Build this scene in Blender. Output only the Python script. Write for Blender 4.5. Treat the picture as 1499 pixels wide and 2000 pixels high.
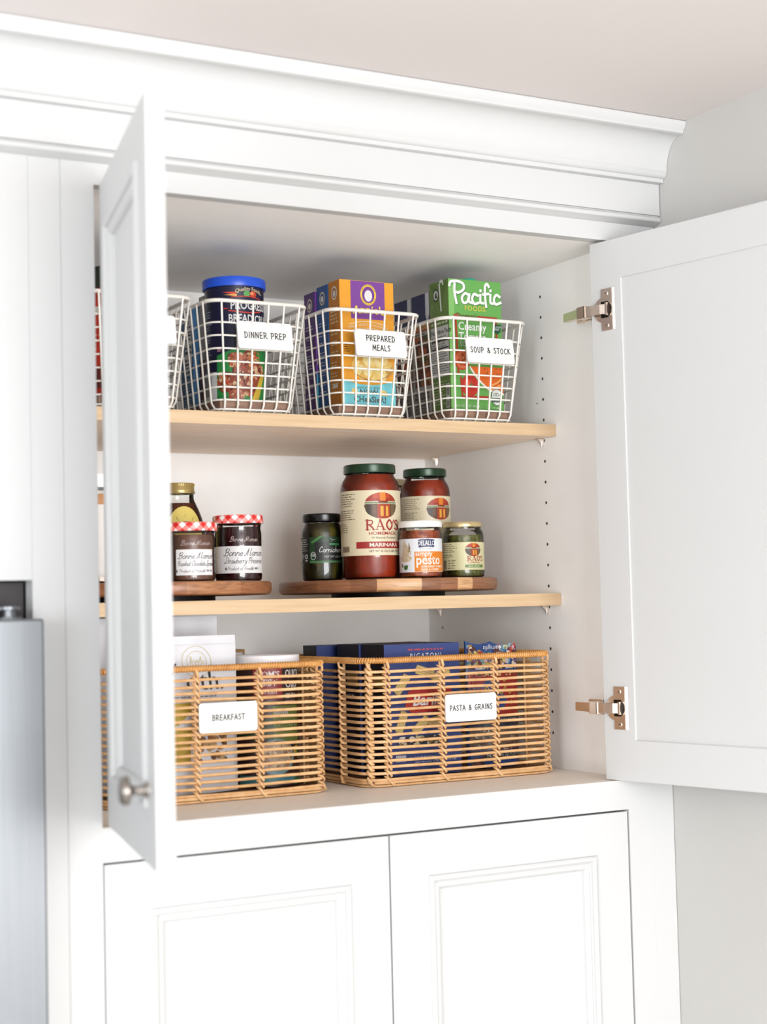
import bpy, math, random
from mathutils import Vector, Matrix
from mathutils.geometry import tessellate_polygon

for o in list(bpy.data.objects):
    bpy.data.objects.remove(o)
SC = bpy.context.scene
COL = SC.collection

# ------------------------------------------------------------------ camera
CAMP = Vector((-0.6860, -1.9802, 0.2715))
yaw, pitch, roll, FPX = 0.5082, 0.0577, -0.0245, 3166.0
fwd = Vector((math.sin(yaw)*math.cos(pitch), math.cos(yaw)*math.cos(pitch), math.sin(pitch)))
rt = Vector((math.cos(yaw), -math.sin(yaw), 0))
up = rt.cross(fwd)
r2 = math.cos(roll)*rt + math.sin(roll)*up
u2 = -math.sin(roll)*rt + math.cos(roll)*up
cd = bpy.data.cameras.new('camera')
cam = bpy.data.objects.new('camera', cd)
COL.objects.link(cam)
m = Matrix((r2, u2, -fwd)).transposed().to_4x4()
m.translation = CAMP
cam.matrix_world = m
cd.sensor_fit = 'VERTICAL'
cd.sensor_height = 36.0
cd.sensor_width = 36.0*1499/2000
cd.lens = FPX/2000*36.0
cd.clip_start = 0.02
cd.dof.use_dof = True
cd.dof.focus_distance = 2.56
cd.dof.aperture_fstop = 3.0
SC.camera = cam

# ------------------------------------------------------------------ light
w = bpy.data.worlds.new('daylight')
SC.world = w
w.use_nodes = True
bg = w.node_tree.nodes['Background']
bg.inputs[0].default_value = (0.95, 0.975, 1.0, 1)
bg.inputs[1].default_value = 0.50

def area(name, loc, target, sx, sy, power, color):
    l = bpy.data.lights.new(name, 'AREA')
    l.shape = 'RECTANGLE'; l.size = sx; l.size_y = sy
    l.energy = power; l.color = color
    o = bpy.data.objects.new(name, l); COL.objects.link(o)
    o.location = loc
    o.rotation_euler = (Vector(target)-Vector(loc)).to_track_quat('-Z', 'Y').to_euler()
    return o
area('window_light', (-0.15, -3.9, 0.15), (0.40, 0, 0.35), 1.9, 1.5, 118, (0.985, 0.988, 1.0))
area('window_light_left', (-2.9, -2.3, 0.2), (0.1, 0, 0.2), 1.4, 1.5, 68, (0.91, 0.96, 1.01))

vs = SC.view_settings
vs.view_transform = 'Standard'; vs.look = 'None'
vs.exposure = 0.33; vs.gamma = 1.0
vs.use_curve_mapping = False

# ------------------------------------------------------------------ materials
def lin(c):
    c = c/255.0
    return c/12.92 if c <= 0.04045 else ((c+0.055)/1.055)**2.4
def rgb(c): return (lin(c[0]), lin(c[1]), lin(c[2]), 1)
MATS = {}
def M(key, c=(200, 200, 200), rough=0.5, metal=0.0, var=0.0, scale=40.0, coat=0.0, bump=0.0):
    """plain painted / printed material with a light procedural mottling"""
    if key in MATS: return MATS[key]
    mt = bpy.data.materials.new(key); mt.use_nodes = True
    nt = mt.node_tree; b = nt.nodes['Principled BSDF']
    b.inputs['Base Color'].default_value = rgb(c)
    b.inputs['Roughness'].default_value = rough
    b.inputs['Metallic'].default_value = metal
    b.inputs['Coat Weight'].default_value = coat
    if var > 0 or bump > 0:
        tc = nt.nodes.new('ShaderNodeTexCoord'); n = nt.nodes.new('ShaderNodeTexNoise')
        n.inputs['Scale'].default_value = scale; n.inputs['Detail'].default_value = 4
        nt.links.new(tc.outputs['Object'], n.inputs['Vector'])
        if var > 0:
            r = nt.nodes.new('ShaderNodeValToRGB')
            k = rgb(c)
            r.color_ramp.elements[0].position = 0.3; r.color_ramp.elements[1].position = 0.7
            r.color_ramp.elements[0].color = tuple(max(0, v*(1-var)) for v in k[:3])+(1,)
            r.color_ramp.elements[1].color = tuple(min(1, v*(1+var)) for v in k[:3])+(1,)
            nt.links.new(n.outputs['Fac'], r.inputs['Fac'])
            nt.links.new(r.outputs['Color'], b.inputs['Base Color'])
        if bump > 0:
            bp = nt.nodes.new('ShaderNodeBump'); bp.inputs['Strength'].default_value = bump
            bp.inputs['Distance'].default_value = 0.001
            nt.links.new(n.outputs['Fac'], bp.inputs['Height'])
            nt.links.new(bp.outputs['Normal'], b.inputs['Normal'])
    MATS[key] = mt
    return mt

def ramp_mat(key, stops, stretch=(1, 1, 1), scale=5.0, rough=0.5, detail=6, plank=None, plank_stops=None, coat=0.0, dist=0.0):
    if key in MATS: return MATS[key]
    mt = bpy.data.materials.new(key); mt.use_nodes = True
    nt = mt.node_tree; b = nt.nodes['Principled BSDF']; L = nt.links.new
    b.inputs['Roughness'].default_value = rough; b.inputs['Coat Weight'].default_value = coat
    tc = nt.nodes.new('ShaderNodeTexCoord'); mp = nt.nodes.new('ShaderNodeMapping')
    mp.inputs['Scale'].default_value = stretch
    L(tc.outputs['Object'], mp.inputs['Vector'])
    n = nt.nodes.new('ShaderNodeTexNoise'); n.inputs['Scale'].default_value = scale
    n.inputs['Detail'].default_value = detail; n.inputs['Distortion'].default_value = dist
    L(mp.outputs['Vector'], n.inputs['Vector'])
    r = nt.nodes.new('ShaderNodeValToRGB')
    def fill(r, stops):
        e = r.color_ramp.elements
        while len(e) < len(stops): e.new(0.5)
        for i, (p, c) in enumerate(stops):
            e[i].position = p; e[i].color = rgb(c)
    fill(r, stops)
    L(n.outputs['Fac'], r.inputs['Fac'])
    out = r.outputs['Color']
    if plank:
        axis, freq, off = plank
        sx = nt.nodes.new('ShaderNodeSeparateXYZ'); L(tc.outputs['Object'], sx.inputs[0])
        a = nt.nodes.new('ShaderNodeMath'); a.operation = 'MULTIPLY_ADD'
        a.inputs[1].default_value = freq; a.inputs[2].default_value = off
        L(sx.outputs[axis], a.inputs[0])
        f = nt.nodes.new('ShaderNodeMath'); f.operation = 'FLOOR'; L(a.outputs[0], f.inputs[0])
        wn = nt.nodes.new('ShaderNodeTexWhiteNoise'); wn.noise_dimensions = '1D'; L(f.outputs[0], wn.inputs['W'])
        pr = nt.nodes.new('ShaderNodeValToRGB'); pr.color_ramp.interpolation = 'CONSTANT'
        fill(pr, plank_stops); L(wn.outputs['Value'], pr.inputs['Fac'])
        mx = nt.nodes.new('ShaderNodeMix'); mx.data_type = 'RGBA'; mx.blend_type = 'MULTIPLY'
        mx.inputs['Factor'].default_value = 1.0
        L(pr.outputs['Color'], mx.inputs[6]); L(out, mx.inputs[7]); out = mx.outputs[2]
    L(out, b.inputs['Base Color'])
    MATS[key] = mt
    return mt

def glass_mat():
    if 'jar_glass' in MATS: return MATS['jar_glass']
    mt = bpy.data.materials.new('jar_glass'); mt.use_nodes = True
    nt = mt.node_tree; nt.nodes.clear(); L = nt.links.new
    o = nt.nodes.new('ShaderNodeOutputMaterial'); mx = nt.nodes.new('ShaderNodeMixShader')
    t = nt.nodes.new('ShaderNodeBsdfTransparent'); g = nt.nodes.new('ShaderNodeBsdfGlossy')
    t.inputs[0].default_value = (0.96, 0.97, 0.96, 1)
    g.inputs['Roughness'].default_value = 0.04
    f = nt.nodes.new('ShaderNodeFresnel'); f.inputs[0].default_value = 1.45
    L(f.outputs[0], mx.inputs[0]); L(t.outputs[0], mx.inputs[1]); L(g.outputs[0], mx.inputs[2])
    L(mx.outputs[0], o.inputs[0])
    MATS['jar_glass'] = mt
    return mt

def gingham(key='gingham', s=0.0105):
    if key in MATS: return MATS[key]
    mt = bpy.data.materials.new(key); mt.use_nodes = True
    nt = mt.node_tree; b = nt.nodes['Principled BSDF']; L = nt.links.new
    b.inputs['Roughness'].default_value = 0.3
    uv = nt.nodes.new('ShaderNodeUVMap'); uv.uv_map = 'UVMap'
    sp = nt.nodes.new('ShaderNodeSeparateXYZ'); L(uv.outputs[0], sp.inputs[0])
    def mth(op, a, b2):
        n = nt.nodes.new('ShaderNodeMath'); n.operation = op
        for i, v in enumerate((a, b2)):
            if v is None: continue
            if isinstance(v, float): n.inputs[i].default_value = v
            else: L(v, n.inputs[i])
        return n.outputs[0]
    res = []
    for op in ('ADD', 'SUBTRACT'):
        q = mth(op, sp.outputs[0], sp.outputs[1])
        q = mth('MULTIPLY', q, 1.0/(2*s))
        q = mth('FRACT', q, None)
        res.append(mth('GREATER_THAN', q, 0.5))
    v = mth('MULTIPLY', mth('ADD', res[0], res[1]), 0.5)
    r = nt.nodes.new('ShaderNodeValToRGB'); r.color_ramp.interpolation = 'CONSTANT'
    e = r.color_ramp.elements; e.new(0.4)
    e[0].position = 0; e[0].color = rgb((242, 238, 238))
    e[1].position = 0.4; e[1].color = rgb((238, 128, 122))
    e[2].position = 0.9; e[2].color = rgb((204, 38, 34))
    L(v, r.inputs[0]); L(r.outputs[0], b.inputs['Base Color'])
    MATS[key] = mt
    return mt

PAINT = M('white_cabinet_paint', (190, 190, 189), 0.5, var=0.006, scale=9)
PAINT_IN = M('white_interior_laminate', (242, 240, 237), 0.55, var=0.012, scale=25)
FLOOR_IN = M('interior_floor_laminate', (236, 230, 222), 0.5, var=0.03, scale=60)
CEIL = M('ceiling_paint', (214, 207, 204), 0.9, var=0.008, scale=4, bump=0.02)
WALL = M('greige_wall_paint', (184, 182, 178), 0.9, var=0.012, scale=6, bump=0.05)
FLOORM = ramp_mat('oak_floor', [(0.2, (200, 196, 190)), (0.8, (214, 210, 204))], (1, 12, 1), 4, 0.5)
MAPLE = ramp_mat('maple_edge', [(0.25, (186, 154, 117)), (0.5, (196, 168, 132)), (0.8, (202, 177, 144))], (2.2, 30, 50), 3.0, 0.45, dist=0.6)
MAPLE_FACE = ramp_mat('maple_veneer', [(0.3, (236, 212, 188)), (0.7, (246, 228, 208))], (1.5, 22, 22), 3.5, 0.5, dist=0.4)
NICKEL = M('brushed_nickel', (142, 134, 127), 0.32, 0.95, var=0.05, scale=80)
HINGE = M('hinge_nickel', (224, 210, 198), 0.28, 1.0, var=0.03, scale=60)
DARKMETAL = M('hinge_cup_shadow_steel', (40, 34, 30), 0.25, 0.8)
STEEL = ramp_mat('brushed_stainless_steel', [(0.3, (126, 129, 132)), (0.7, (131, 134, 137))], (60, 60, 1), 4, 0.42)
STEEL.node_tree.nodes['Principled BSDF'].inputs['Metallic'].default_value = 0.9
WIRE = M('cream_coated_wire', (216, 211, 203), 0.4, var=0.015, scale=120)
RATTAN = ramp_mat('rattan', [(0.25, (192, 144, 96)), (0.5, (212, 168, 118)), (0.8, (224, 184, 138))], (1, 1, 1), 55, 0.5, dist=0.5)
RATTAN_RIM = ramp_mat('rattan_rim_wrap', [(0.25, (182, 124, 62)), (0.75, (214, 160, 92))], (1, 1, 1), 70, 0.45)
RATTAN_MAT = ramp_mat('rattan_base_weave', [(0.3, (96, 62, 34)), (0.7, (160, 112, 64))], (1, 1, 1), 160, 0.7)
ACACIA = ramp_mat('acacia_planks', [(0.25, (176, 166, 158)), (0.5, (232, 226, 220)), (0.75, (254, 252, 250))], (3, 3, 40), 6, 0.38, dist=1.2,
                  plank=('X', 31.0, 5.2), plank_stops=[(0, (136, 92, 64)), (0.26, (240, 208, 164)), (0.48, (150, 104, 74)), (0.74, (214, 172, 128))])
WALNUT = ramp_mat('walnut_planks', [(0.25, (172, 160, 152)), (0.5, (228, 222, 216)), (0.75, (252, 250, 248))], (5, 5, 30), 6, 0.38, dist=1.2,
                  plank=('X', 11.0, 0.2), plank_stops=[(0, (166, 112, 76)), (0.45, (180, 128, 88)), (0.8, (150, 100, 66))])
BLACKP = M('matte_black', (16, 15, 15), 0.45, var=0.02)
SLATWOOD = ramp_mat('brown_base_wood', [(0.3, (112, 84, 68)), (0.7, (150, 118, 98))], (4, 30, 30), 5, 0.6)
TAGM = M('white_tag_plastic', (216, 215, 212), 0.4)
INK = M('black_ink', (16, 15, 15), 0.7)
GLASS = glass_mat()
GINGHAM = gingham()

def C_(c, rough=0.45):
    """flat printed colour"""
    k = 0.86
    return M('print_%d_%d_%d_%d' % (c[0], c[1], c[2], int(rough*100)), tuple(v*k for v in c), rough)

# ------------------------------------------------------------------ mesh builder
class MB:
    def __init__(s): s.v = []; s.f = []; s.mi = []; s.mats = []; s.uv = {}
    def mat(s, mt):
        if mt not in s.mats: s.mats.append(mt)
        return s.mats.index(mt)
    def add(s, vs, fs, mt):
        b = len(s.v); i = s.mat(mt)
        s.v += [tuple(p) for p in vs]
        for f in fs:
            s.f.append(tuple(b+k for k in f)); s.mi.append(i)
        return b
    def box(s, x0, x1, y0, y1, z0, z1, mt):
        v = [(x, y, z) for z in (z0, z1) for y in (y0, y1) for x in (x0, x1)]
        s.add(v, [(0, 2, 3, 1), (4, 5, 7, 6), (0, 1, 5, 4), (2, 6, 7, 3), (0, 4, 6, 2), (1, 3, 7, 5)], mt)
    def tube(s, pts, r, mt, closed=False, n=6, caps=True, flat=1.0):
        P = [Vector(p) for p in pts]; N = len(P)
        rings = []; prev = None
        for i in range(N):
            if closed: t = P[(i+1) % N]-P[i-1]
            else: t = P[min(i+1, N-1)]-P[max(i-1, 0)]
            if t.length < 1e-9: t = Vector((0, 0, 1))
            t.normalize()
            if prev is None:
                a = Vector((0, 0, 1)) if abs(t.z) < 0.9 else Vector((1, 0, 0))
                nn = t.cross(a).normalized()
            else:
                nn = prev-t*prev.dot(t)
                if nn.length < 1e-6: nn = t.orthogonal()
                nn.normalize()
            prev = nn; bb = t.cross(nn)
            rr = r[i] if isinstance(r, (list, tuple)) else r
            rings.append([P[i]+nn*(rr*math.cos(2*math.pi*k/n))+bb*(rr*flat*math.sin(2*math.pi*k/n)) for k in range(n)])
        vs = [p for ring in rings for p in ring]; fs = []
        for i in range(N if closed else N-1):
            j = (i+1) % N
            for k in range(n):
                k2 = (k+1) % n
                fs.append((i*n+k, j*n+k, j*n+k2, i*n+k2))
        if not closed and caps:
            fs.append(tuple(range(n))[::-1]); fs.append(tuple((N-1)*n+k for k in range(n)))
        s.add(vs, fs, mt)
    def lathe(s, prof, mt, n=48, c=(0, 0, 0), uv=False, ax='z'):
        vs = []; fs = []; b0 = len(s.v); f0 = len(s.f)
        for (r, z) in prof:
            for k in range(n):
                a = 2*math.pi*k/n
                if ax == 'z': vs.append((c[0]+r*math.cos(a), c[1]+r*math.sin(a), c[2]+z))
                elif ax == 'y': vs.append((c[0]+r*math.cos(a), c[1]+z, c[2]+r*math.sin(a)))
                else: vs.append((c[0]+z, c[1]+r*math.cos(a), c[2]+r*math.sin(a)))
        R = max(p[0] for p in prof)
        arc = [0]
        for i in range(1, len(prof)):
            arc.append(arc[-1]+math.hypot(prof[i][0]-prof[i-1][0], prof[i][1]-prof[i-1][1]))
        for i in range(len(prof)-1):
            for k in range(n):
                k2 = (k+1) % n
                q = (i*n+k, i*n+k2, (i+1)*n+k2, (i+1)*n+k)
                if ax == 'y': q = q[::-1]
                fs.append(q)
                if uv:
                    us = (k, k+1, k+1, k); ii = (i, i, i+1, i+1)
                    s.uv[f0+len(fs)-1] = [(2*math.pi*R*us[j]/n, arc[ii[j]]) for j in range(4)]
        s.add(vs, fs, mt)
    def loops(s, loops, mt, close=False, fill_last=False, fill_first=False):
        n = len(loops[0]); vs = [p for l in loops for p in l]; fs = []
        for i in range(len(loops)-1):
            for k in range(n if not close else n):
                k2 = (k+1) % n
                fs.append((i*n+k, i*n+k2, (i+1)*n+k2, (i+1)*n+k))
        if fill_last: fs.append(tuple((len(loops)-1)*n+k for k in range(n)))
        if fill_first: fs.append(tuple(range(n))[::-1])
        s.add(vs, fs, mt)
    def build(s, name, parent=None, smooth=None, bevel=0.0, seg=2, loc=None, rot=None):
        me = bpy.data.meshes.new(name); me.from_pydata(s.v, [], s.f)
        for mt in s.mats: me.materials.append(mt)
        me.polygons.foreach_set('material_index', s.mi)
        if s.uv:
            ul = me.uv_layers.new(name='UVMap')
            for fi, cs in s.uv.items():
                for j, li in enumerate(me.polygons[fi].loop_indices):
                    ul.data[li].uv = cs[j]
        if smooth is not None:
            me.polygons.foreach_set('use_smooth', [True]*len(me.polygons))
            me.update()
            me.set_sharp_from_angle(angle=math.radians(smooth))
        me.update()
        o = bpy.data.objects.new(name, me); COL.objects.link(o)
        if parent: o.parent = parent
        if loc: o.location = loc
        if rot: o.rotation_euler = rot
        if bevel > 0:
            md = o.modifiers.new('soft_edges', 'BEVEL'); md.width = bevel; md.segments = seg
            md.limit_method = 'ANGLE'; md.angle_limit = math.radians(50)
        return o

def thing(name, label, cat, loc=(0, 0, 0), rz=0.0, group=None):
    o = bpy.data.objects.new(name, None); COL.objects.link(o)
    o.empty_display_size = 0.02
    o.location = loc; o.rotation_euler = (0, 0, rz)
    o['label'] = label; o['category'] = cat
    if group: o['group'] = group
    return o
def tag(o, label, cat, group=None):
    o['label'] = label; o['category'] = cat
    if group: o['group'] = group
    return o
def copy_thing(root, loc, label):
    r = root.copy(); COL.objects.link(r); r.location = loc; r['label'] = label
    for ch in list(root.children):
        c = ch.copy(); COL.objects.link(c); c.parent = r
        for g in list(ch.children):
            d = g.copy(); COL.objects.link(d); d.parent = c
    return r

def rrect(x0, x1, y0, y1, r, n=5, z=0.0):
    P = []
    for cx, cy, a0 in ((x1-r, y0+r, -90), (x1-r, y1-r, 0), (x0+r, y1-r, 90), (x0+r, y0+r, 180)):
        for k in range(n+1):
            a = math.radians(a0+90*k/n)
            P.append((cx+r*math.cos(a), cy+r*math.sin(a), z))
    return P

# ------------------------------------------------------------------ stroke lettering
def catmull(P, k=5):
    if len(P) < 3: return P
    out = []
    n = len(P); closed = P[0] == P[-1]
    for i in range(n-1):
        p1, p2 = P[i], P[i+1]
        p0 = P[i-1] if i > 0 else (P[-2] if closed else (2*p1[0]-p2[0], 2*p1[1]-p2[1]))
        p3 = P[i+2] if i+2 < n else (P[1] if closed else (2*p2[0]-p1[0], 2*p2[1]-p1[1]))
        for j in range(k):
            t = j/k
            out.append(tuple(0.5*((2*p1[a])+(-p0[a]+p2[a])*t+(2*p0[a]-5*p1[a]+4*p2[a]-p3[a])*t*t+(-p0[a]+3*p1[a]-3*p2[a]+p3[a])*t**3) for a in (0, 1)))
    out.append(P[-1])
    return out
HAND = {  # printed handwriting capitals: advance, strokes
 'A': (.62, [[(0, 0), (.28, 1)], [(.28, 1), (.55, 0)], [(.08, .36), (.48, .38)]]),
 'B': (.55, [[(.05, 0), (.05, 1)], [(.05, 1), (.38, .92), (.36, .6), (.05, .52)], [(.05, .52), (.45, .45), (.42, .08), (.02, 0)]]),
 'C': (.6, [[(.5, .85), (.3, 1), (.05, .6), (.12, .1), (.35, 0), (.52, .15)]]),
 'D': (.6, [[(.06, 0), (.06, 1)], [(.0, 1), (.4, .85), (.52, .4), (.3, .03), (.0, 0)]]),
 'E': (.55, [[(.06, 0), (.06, 1)], [(.06, 1), (.45, 1)], [(.06, .53), (.4, .53)], [(.06, 0), (.46, 0)]]),
 'F': (.52, [[(.06, 0), (.06, 1)], [(.06, 1), (.46, 1)], [(.06, .53), (.4, .53)]]),
 'G': (.62, [[(.5, .85), (.3, 1), (.05, .6), (.12, .1), (.35, 0), (.52, .18), (.52, .42)], [(.3, .42), (.56, .42)]]),
 'I': (.22, [[(.09, 0), (.09, 1)]]),
 'K': (.6, [[(.06, 0), (.06, 1)], [(.48, 1), (.06, .45)], [(.15, .55), (.58, 0)]]),
 'L': (.5, [[(.06, 0), (.06, 1)], [(.06, 0), (.44, .02)]]),
 'M': (.75, [[(.02, 0), (.12, 1)], [(.12, 1), (.35, .3)], [(.35, .3), (.58, 1)], [(.58, 1), (.66, 0)]]),
 'N': (.64, [[(.06, 0), (.06, 1)], [(.06, 1), (.52, 0)], [(.52, 0), (.52, 1)]]),
 'O': (.66, [[(.3, 1), (.04, .55), (.16, .05), (.42, .05), (.56, .55), (.3, 1)]]),
 'P': (.54, [[(.06, 0), (.06, 1)], [(.0, .98), (.4, .95), (.42, .55), (.06, .45)]]),
 'R': (.62, [[(.06, 0), (.06, 1)], [(.0, .98), (.42, .95), (.4, .55), (.06, .47)], [(.15, .47), (.6, 0)]]),
 'S': (.54, [[(.44, .88), (.22, 1), (.06, .78), (.24, .54), (.44, .3), (.26, 0), (.03, .12)]]),
 'T': (.56, [[(.27, 0), (.27, 1)], [(0, 1), (.54, 1)]]),
 'U': (.6, [[(.05, 1), (.07, .2), (.27, 0), (.46, .2), (.5, 1)]]),
 '&': (.7, [[(.6, .1), (.2, .65), (.22, .95), (.42, .88), (.32, .55), (.06, .25), (.22, 0), (.45, .12), (.56, .45)]]),
 ' ': (.42, []),
}
SCRIPT = {  # cursive letters
 'a': (.5, [[(.42, .42), (.2, .5), (.02, .22), (.15, 0), (.36, .15), (.44, .48)], [(.44, .48), (.4, .12), (.55, .04)]]),
 'b': (.48, [[(.08, 1), (.05, .1)], [(.05, .3), (.27, .5), (.45, .28), (.3, 0), (.05, .08)]]),
 'c': (.43, [[(.4, .4), (.22, .5), (.02, .24), (.18, 0), (.45, .12)]]),
 'd': (.5, [[(.42, .42), (.2, .5), (.02, .22), (.15, 0), (.36, .15), (.44, .48)], [(.46, 1), (.4, .12), (.55, .04)]]),
 'e': (.42, [[(.04, .22), (.36, .32), (.25, .5), (.03, .26), (.18, 0), (.45, .12)]]),
 'f': (.36, [[(.45, .92), (.3, 1), (.2, .7), (.16, -.15)], [(.02, .5), (.38, .5)]]),
 'h': (.48, [[(.08, 1), (.04, 0)], [(.05, .3), (.28, .5), (.38, .3), (.4, .05), (.5, .03)]]),
 'i': (.22, [[(.08, .5), (.07, .1), (.22, .03)], [(.1, .7), (.1, .74)]]),
 'l': (.24, [[(.1, 1), (.07, .12), (.22, .03)]]),
 'm': (.68, [[(.05, .5), (.05, 0)], [(.05, .3), (.22, .5), (.3, .35), (.3, 0)], [(.3, .3), (.47, .5), (.57, .35), (.58, .05), (.68, .03)]]),
 'n': (.48, [[(.05, .5), (.05, 0)], [(.05, .3), (.28, .5), (.38, .3), (.4, .05), (.5, .03)]]),
 'o': (.46, [[(.25, .5), (.03, .26), (.22, 0), (.45, .25), (.25, .5)]]),
 'p': (.48, [[(.05, .5), (.03, -.4)], [(.05, .35), (.28, .5), (.45, .25), (.25, 0), (.05, .1)]]),
 'r': (.36, [[(.05, .5), (.05, 0)], [(.05, .28), (.2, .48), (.35, .44)]]),
 's': (.4, [[(.38, .42), (.2, .5), (.08, .38), (.34, .16), (.22, 0), (.03, .08)]]),
 't': (.34, [[(.16, .85), (.12, .12), (.32, .04)], [(0, .52), (.32, .54)]]),
 'u': (.5, [[(.05, .5), (.06, .1), (.22, 0), (.38, .2), (.42, .5)], [(.42, .5), (.41, .08), (.52, .03)]]),
 'v': (.42, [[(.03, .5), (.18, 0), (.4, .5)]]),
 'w': (.62, [[(.03, .5), (.15, 0), (.3, .4)], [(.3, .4), (.44, 0), (.6, .5)]]),
 'y': (.46, [[(.05, .5), (.08, .12), (.25, .05), (.42, .5)], [(.42, .5), (.34, -.2), (.12, -.4), (.0, -.25)]]),
 'z': (.42, [[(.03, .48), (.36, .48)], [(.36, .48), (.03, .02)], [(.03, .02), (.42, .05)]]),
 'B': (.72, [[(.2, .95), (.12, .05), (-.1, .1)], [(0, .75), (.25, 1.05), (.6, .9), (.5, .6), (.25, .52)], [(.25, .52), (.65, .4), (.5, 0), (.15, .05)]]),
 'M': (.95, [[(-.12, .05), (.02, .05), (.3, 1)], [(.3, 1), (.32, .05)], [(.32, .05), (.72, 1)], [(.72, 1), (.7, .15), (.9, .04)]]),
 'S': (.6, [[(.6, .9), (.42, 1.05), (.25, .8), (.45, .4), (.2, 0), (-.1, .1), (.3, .2)]]),
 'P': (.62, [[(.2, .95), (.12, 0)], [(-.05, .75), (.2, 1.05), (.6, .9), (.5, .5), (.15, .48)]]),
 'H': (.75, [[(-.05, .8), (.12, 1), (.08, 0)], [(.55, 1), (.5, .1), (.7, .04)], [(.05, .5), (.55, .55)]]),
 'C': (.6, [[(.5, .8), (.4, 1.05), (.08, .6), (.15, .05), (.55, .15)]]),
 'F': (.6, [[(.05, .95), (.65, 1)], [(.35, .95), (.25, .05), (0, .1)], [(.15, .5), (.5, .52)]]),
 'L': (.55, [[(.35, .85), (.28, 1.0), (.15, .5), (.0, .05), (.3, .08), (.5, .0)]]),
 'Q': (.66, [[(.3, 1), (.04, .55), (.16, .05), (.42, .05), (.56, .55), (.3, 1)], [(.35, .2), (.6, -.1)]]),
 'A': (.66, [[(0, 0), (.35, 1)], [(.35, 1), (.55, 0)], [(.12, .38), (.5, .38)]]),
 'N': (.7, [[(.0, .0), (.12, 1)], [(.12, 1), (.5, 0)], [(.5, 0), (.62, 1)]]),
 ' ': (.3, []), '.': (.2, [[(.08, .02), (.1, .03)]]), '-': (.35, [[(.05, .28), (.3, .28)]]),
}

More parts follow.
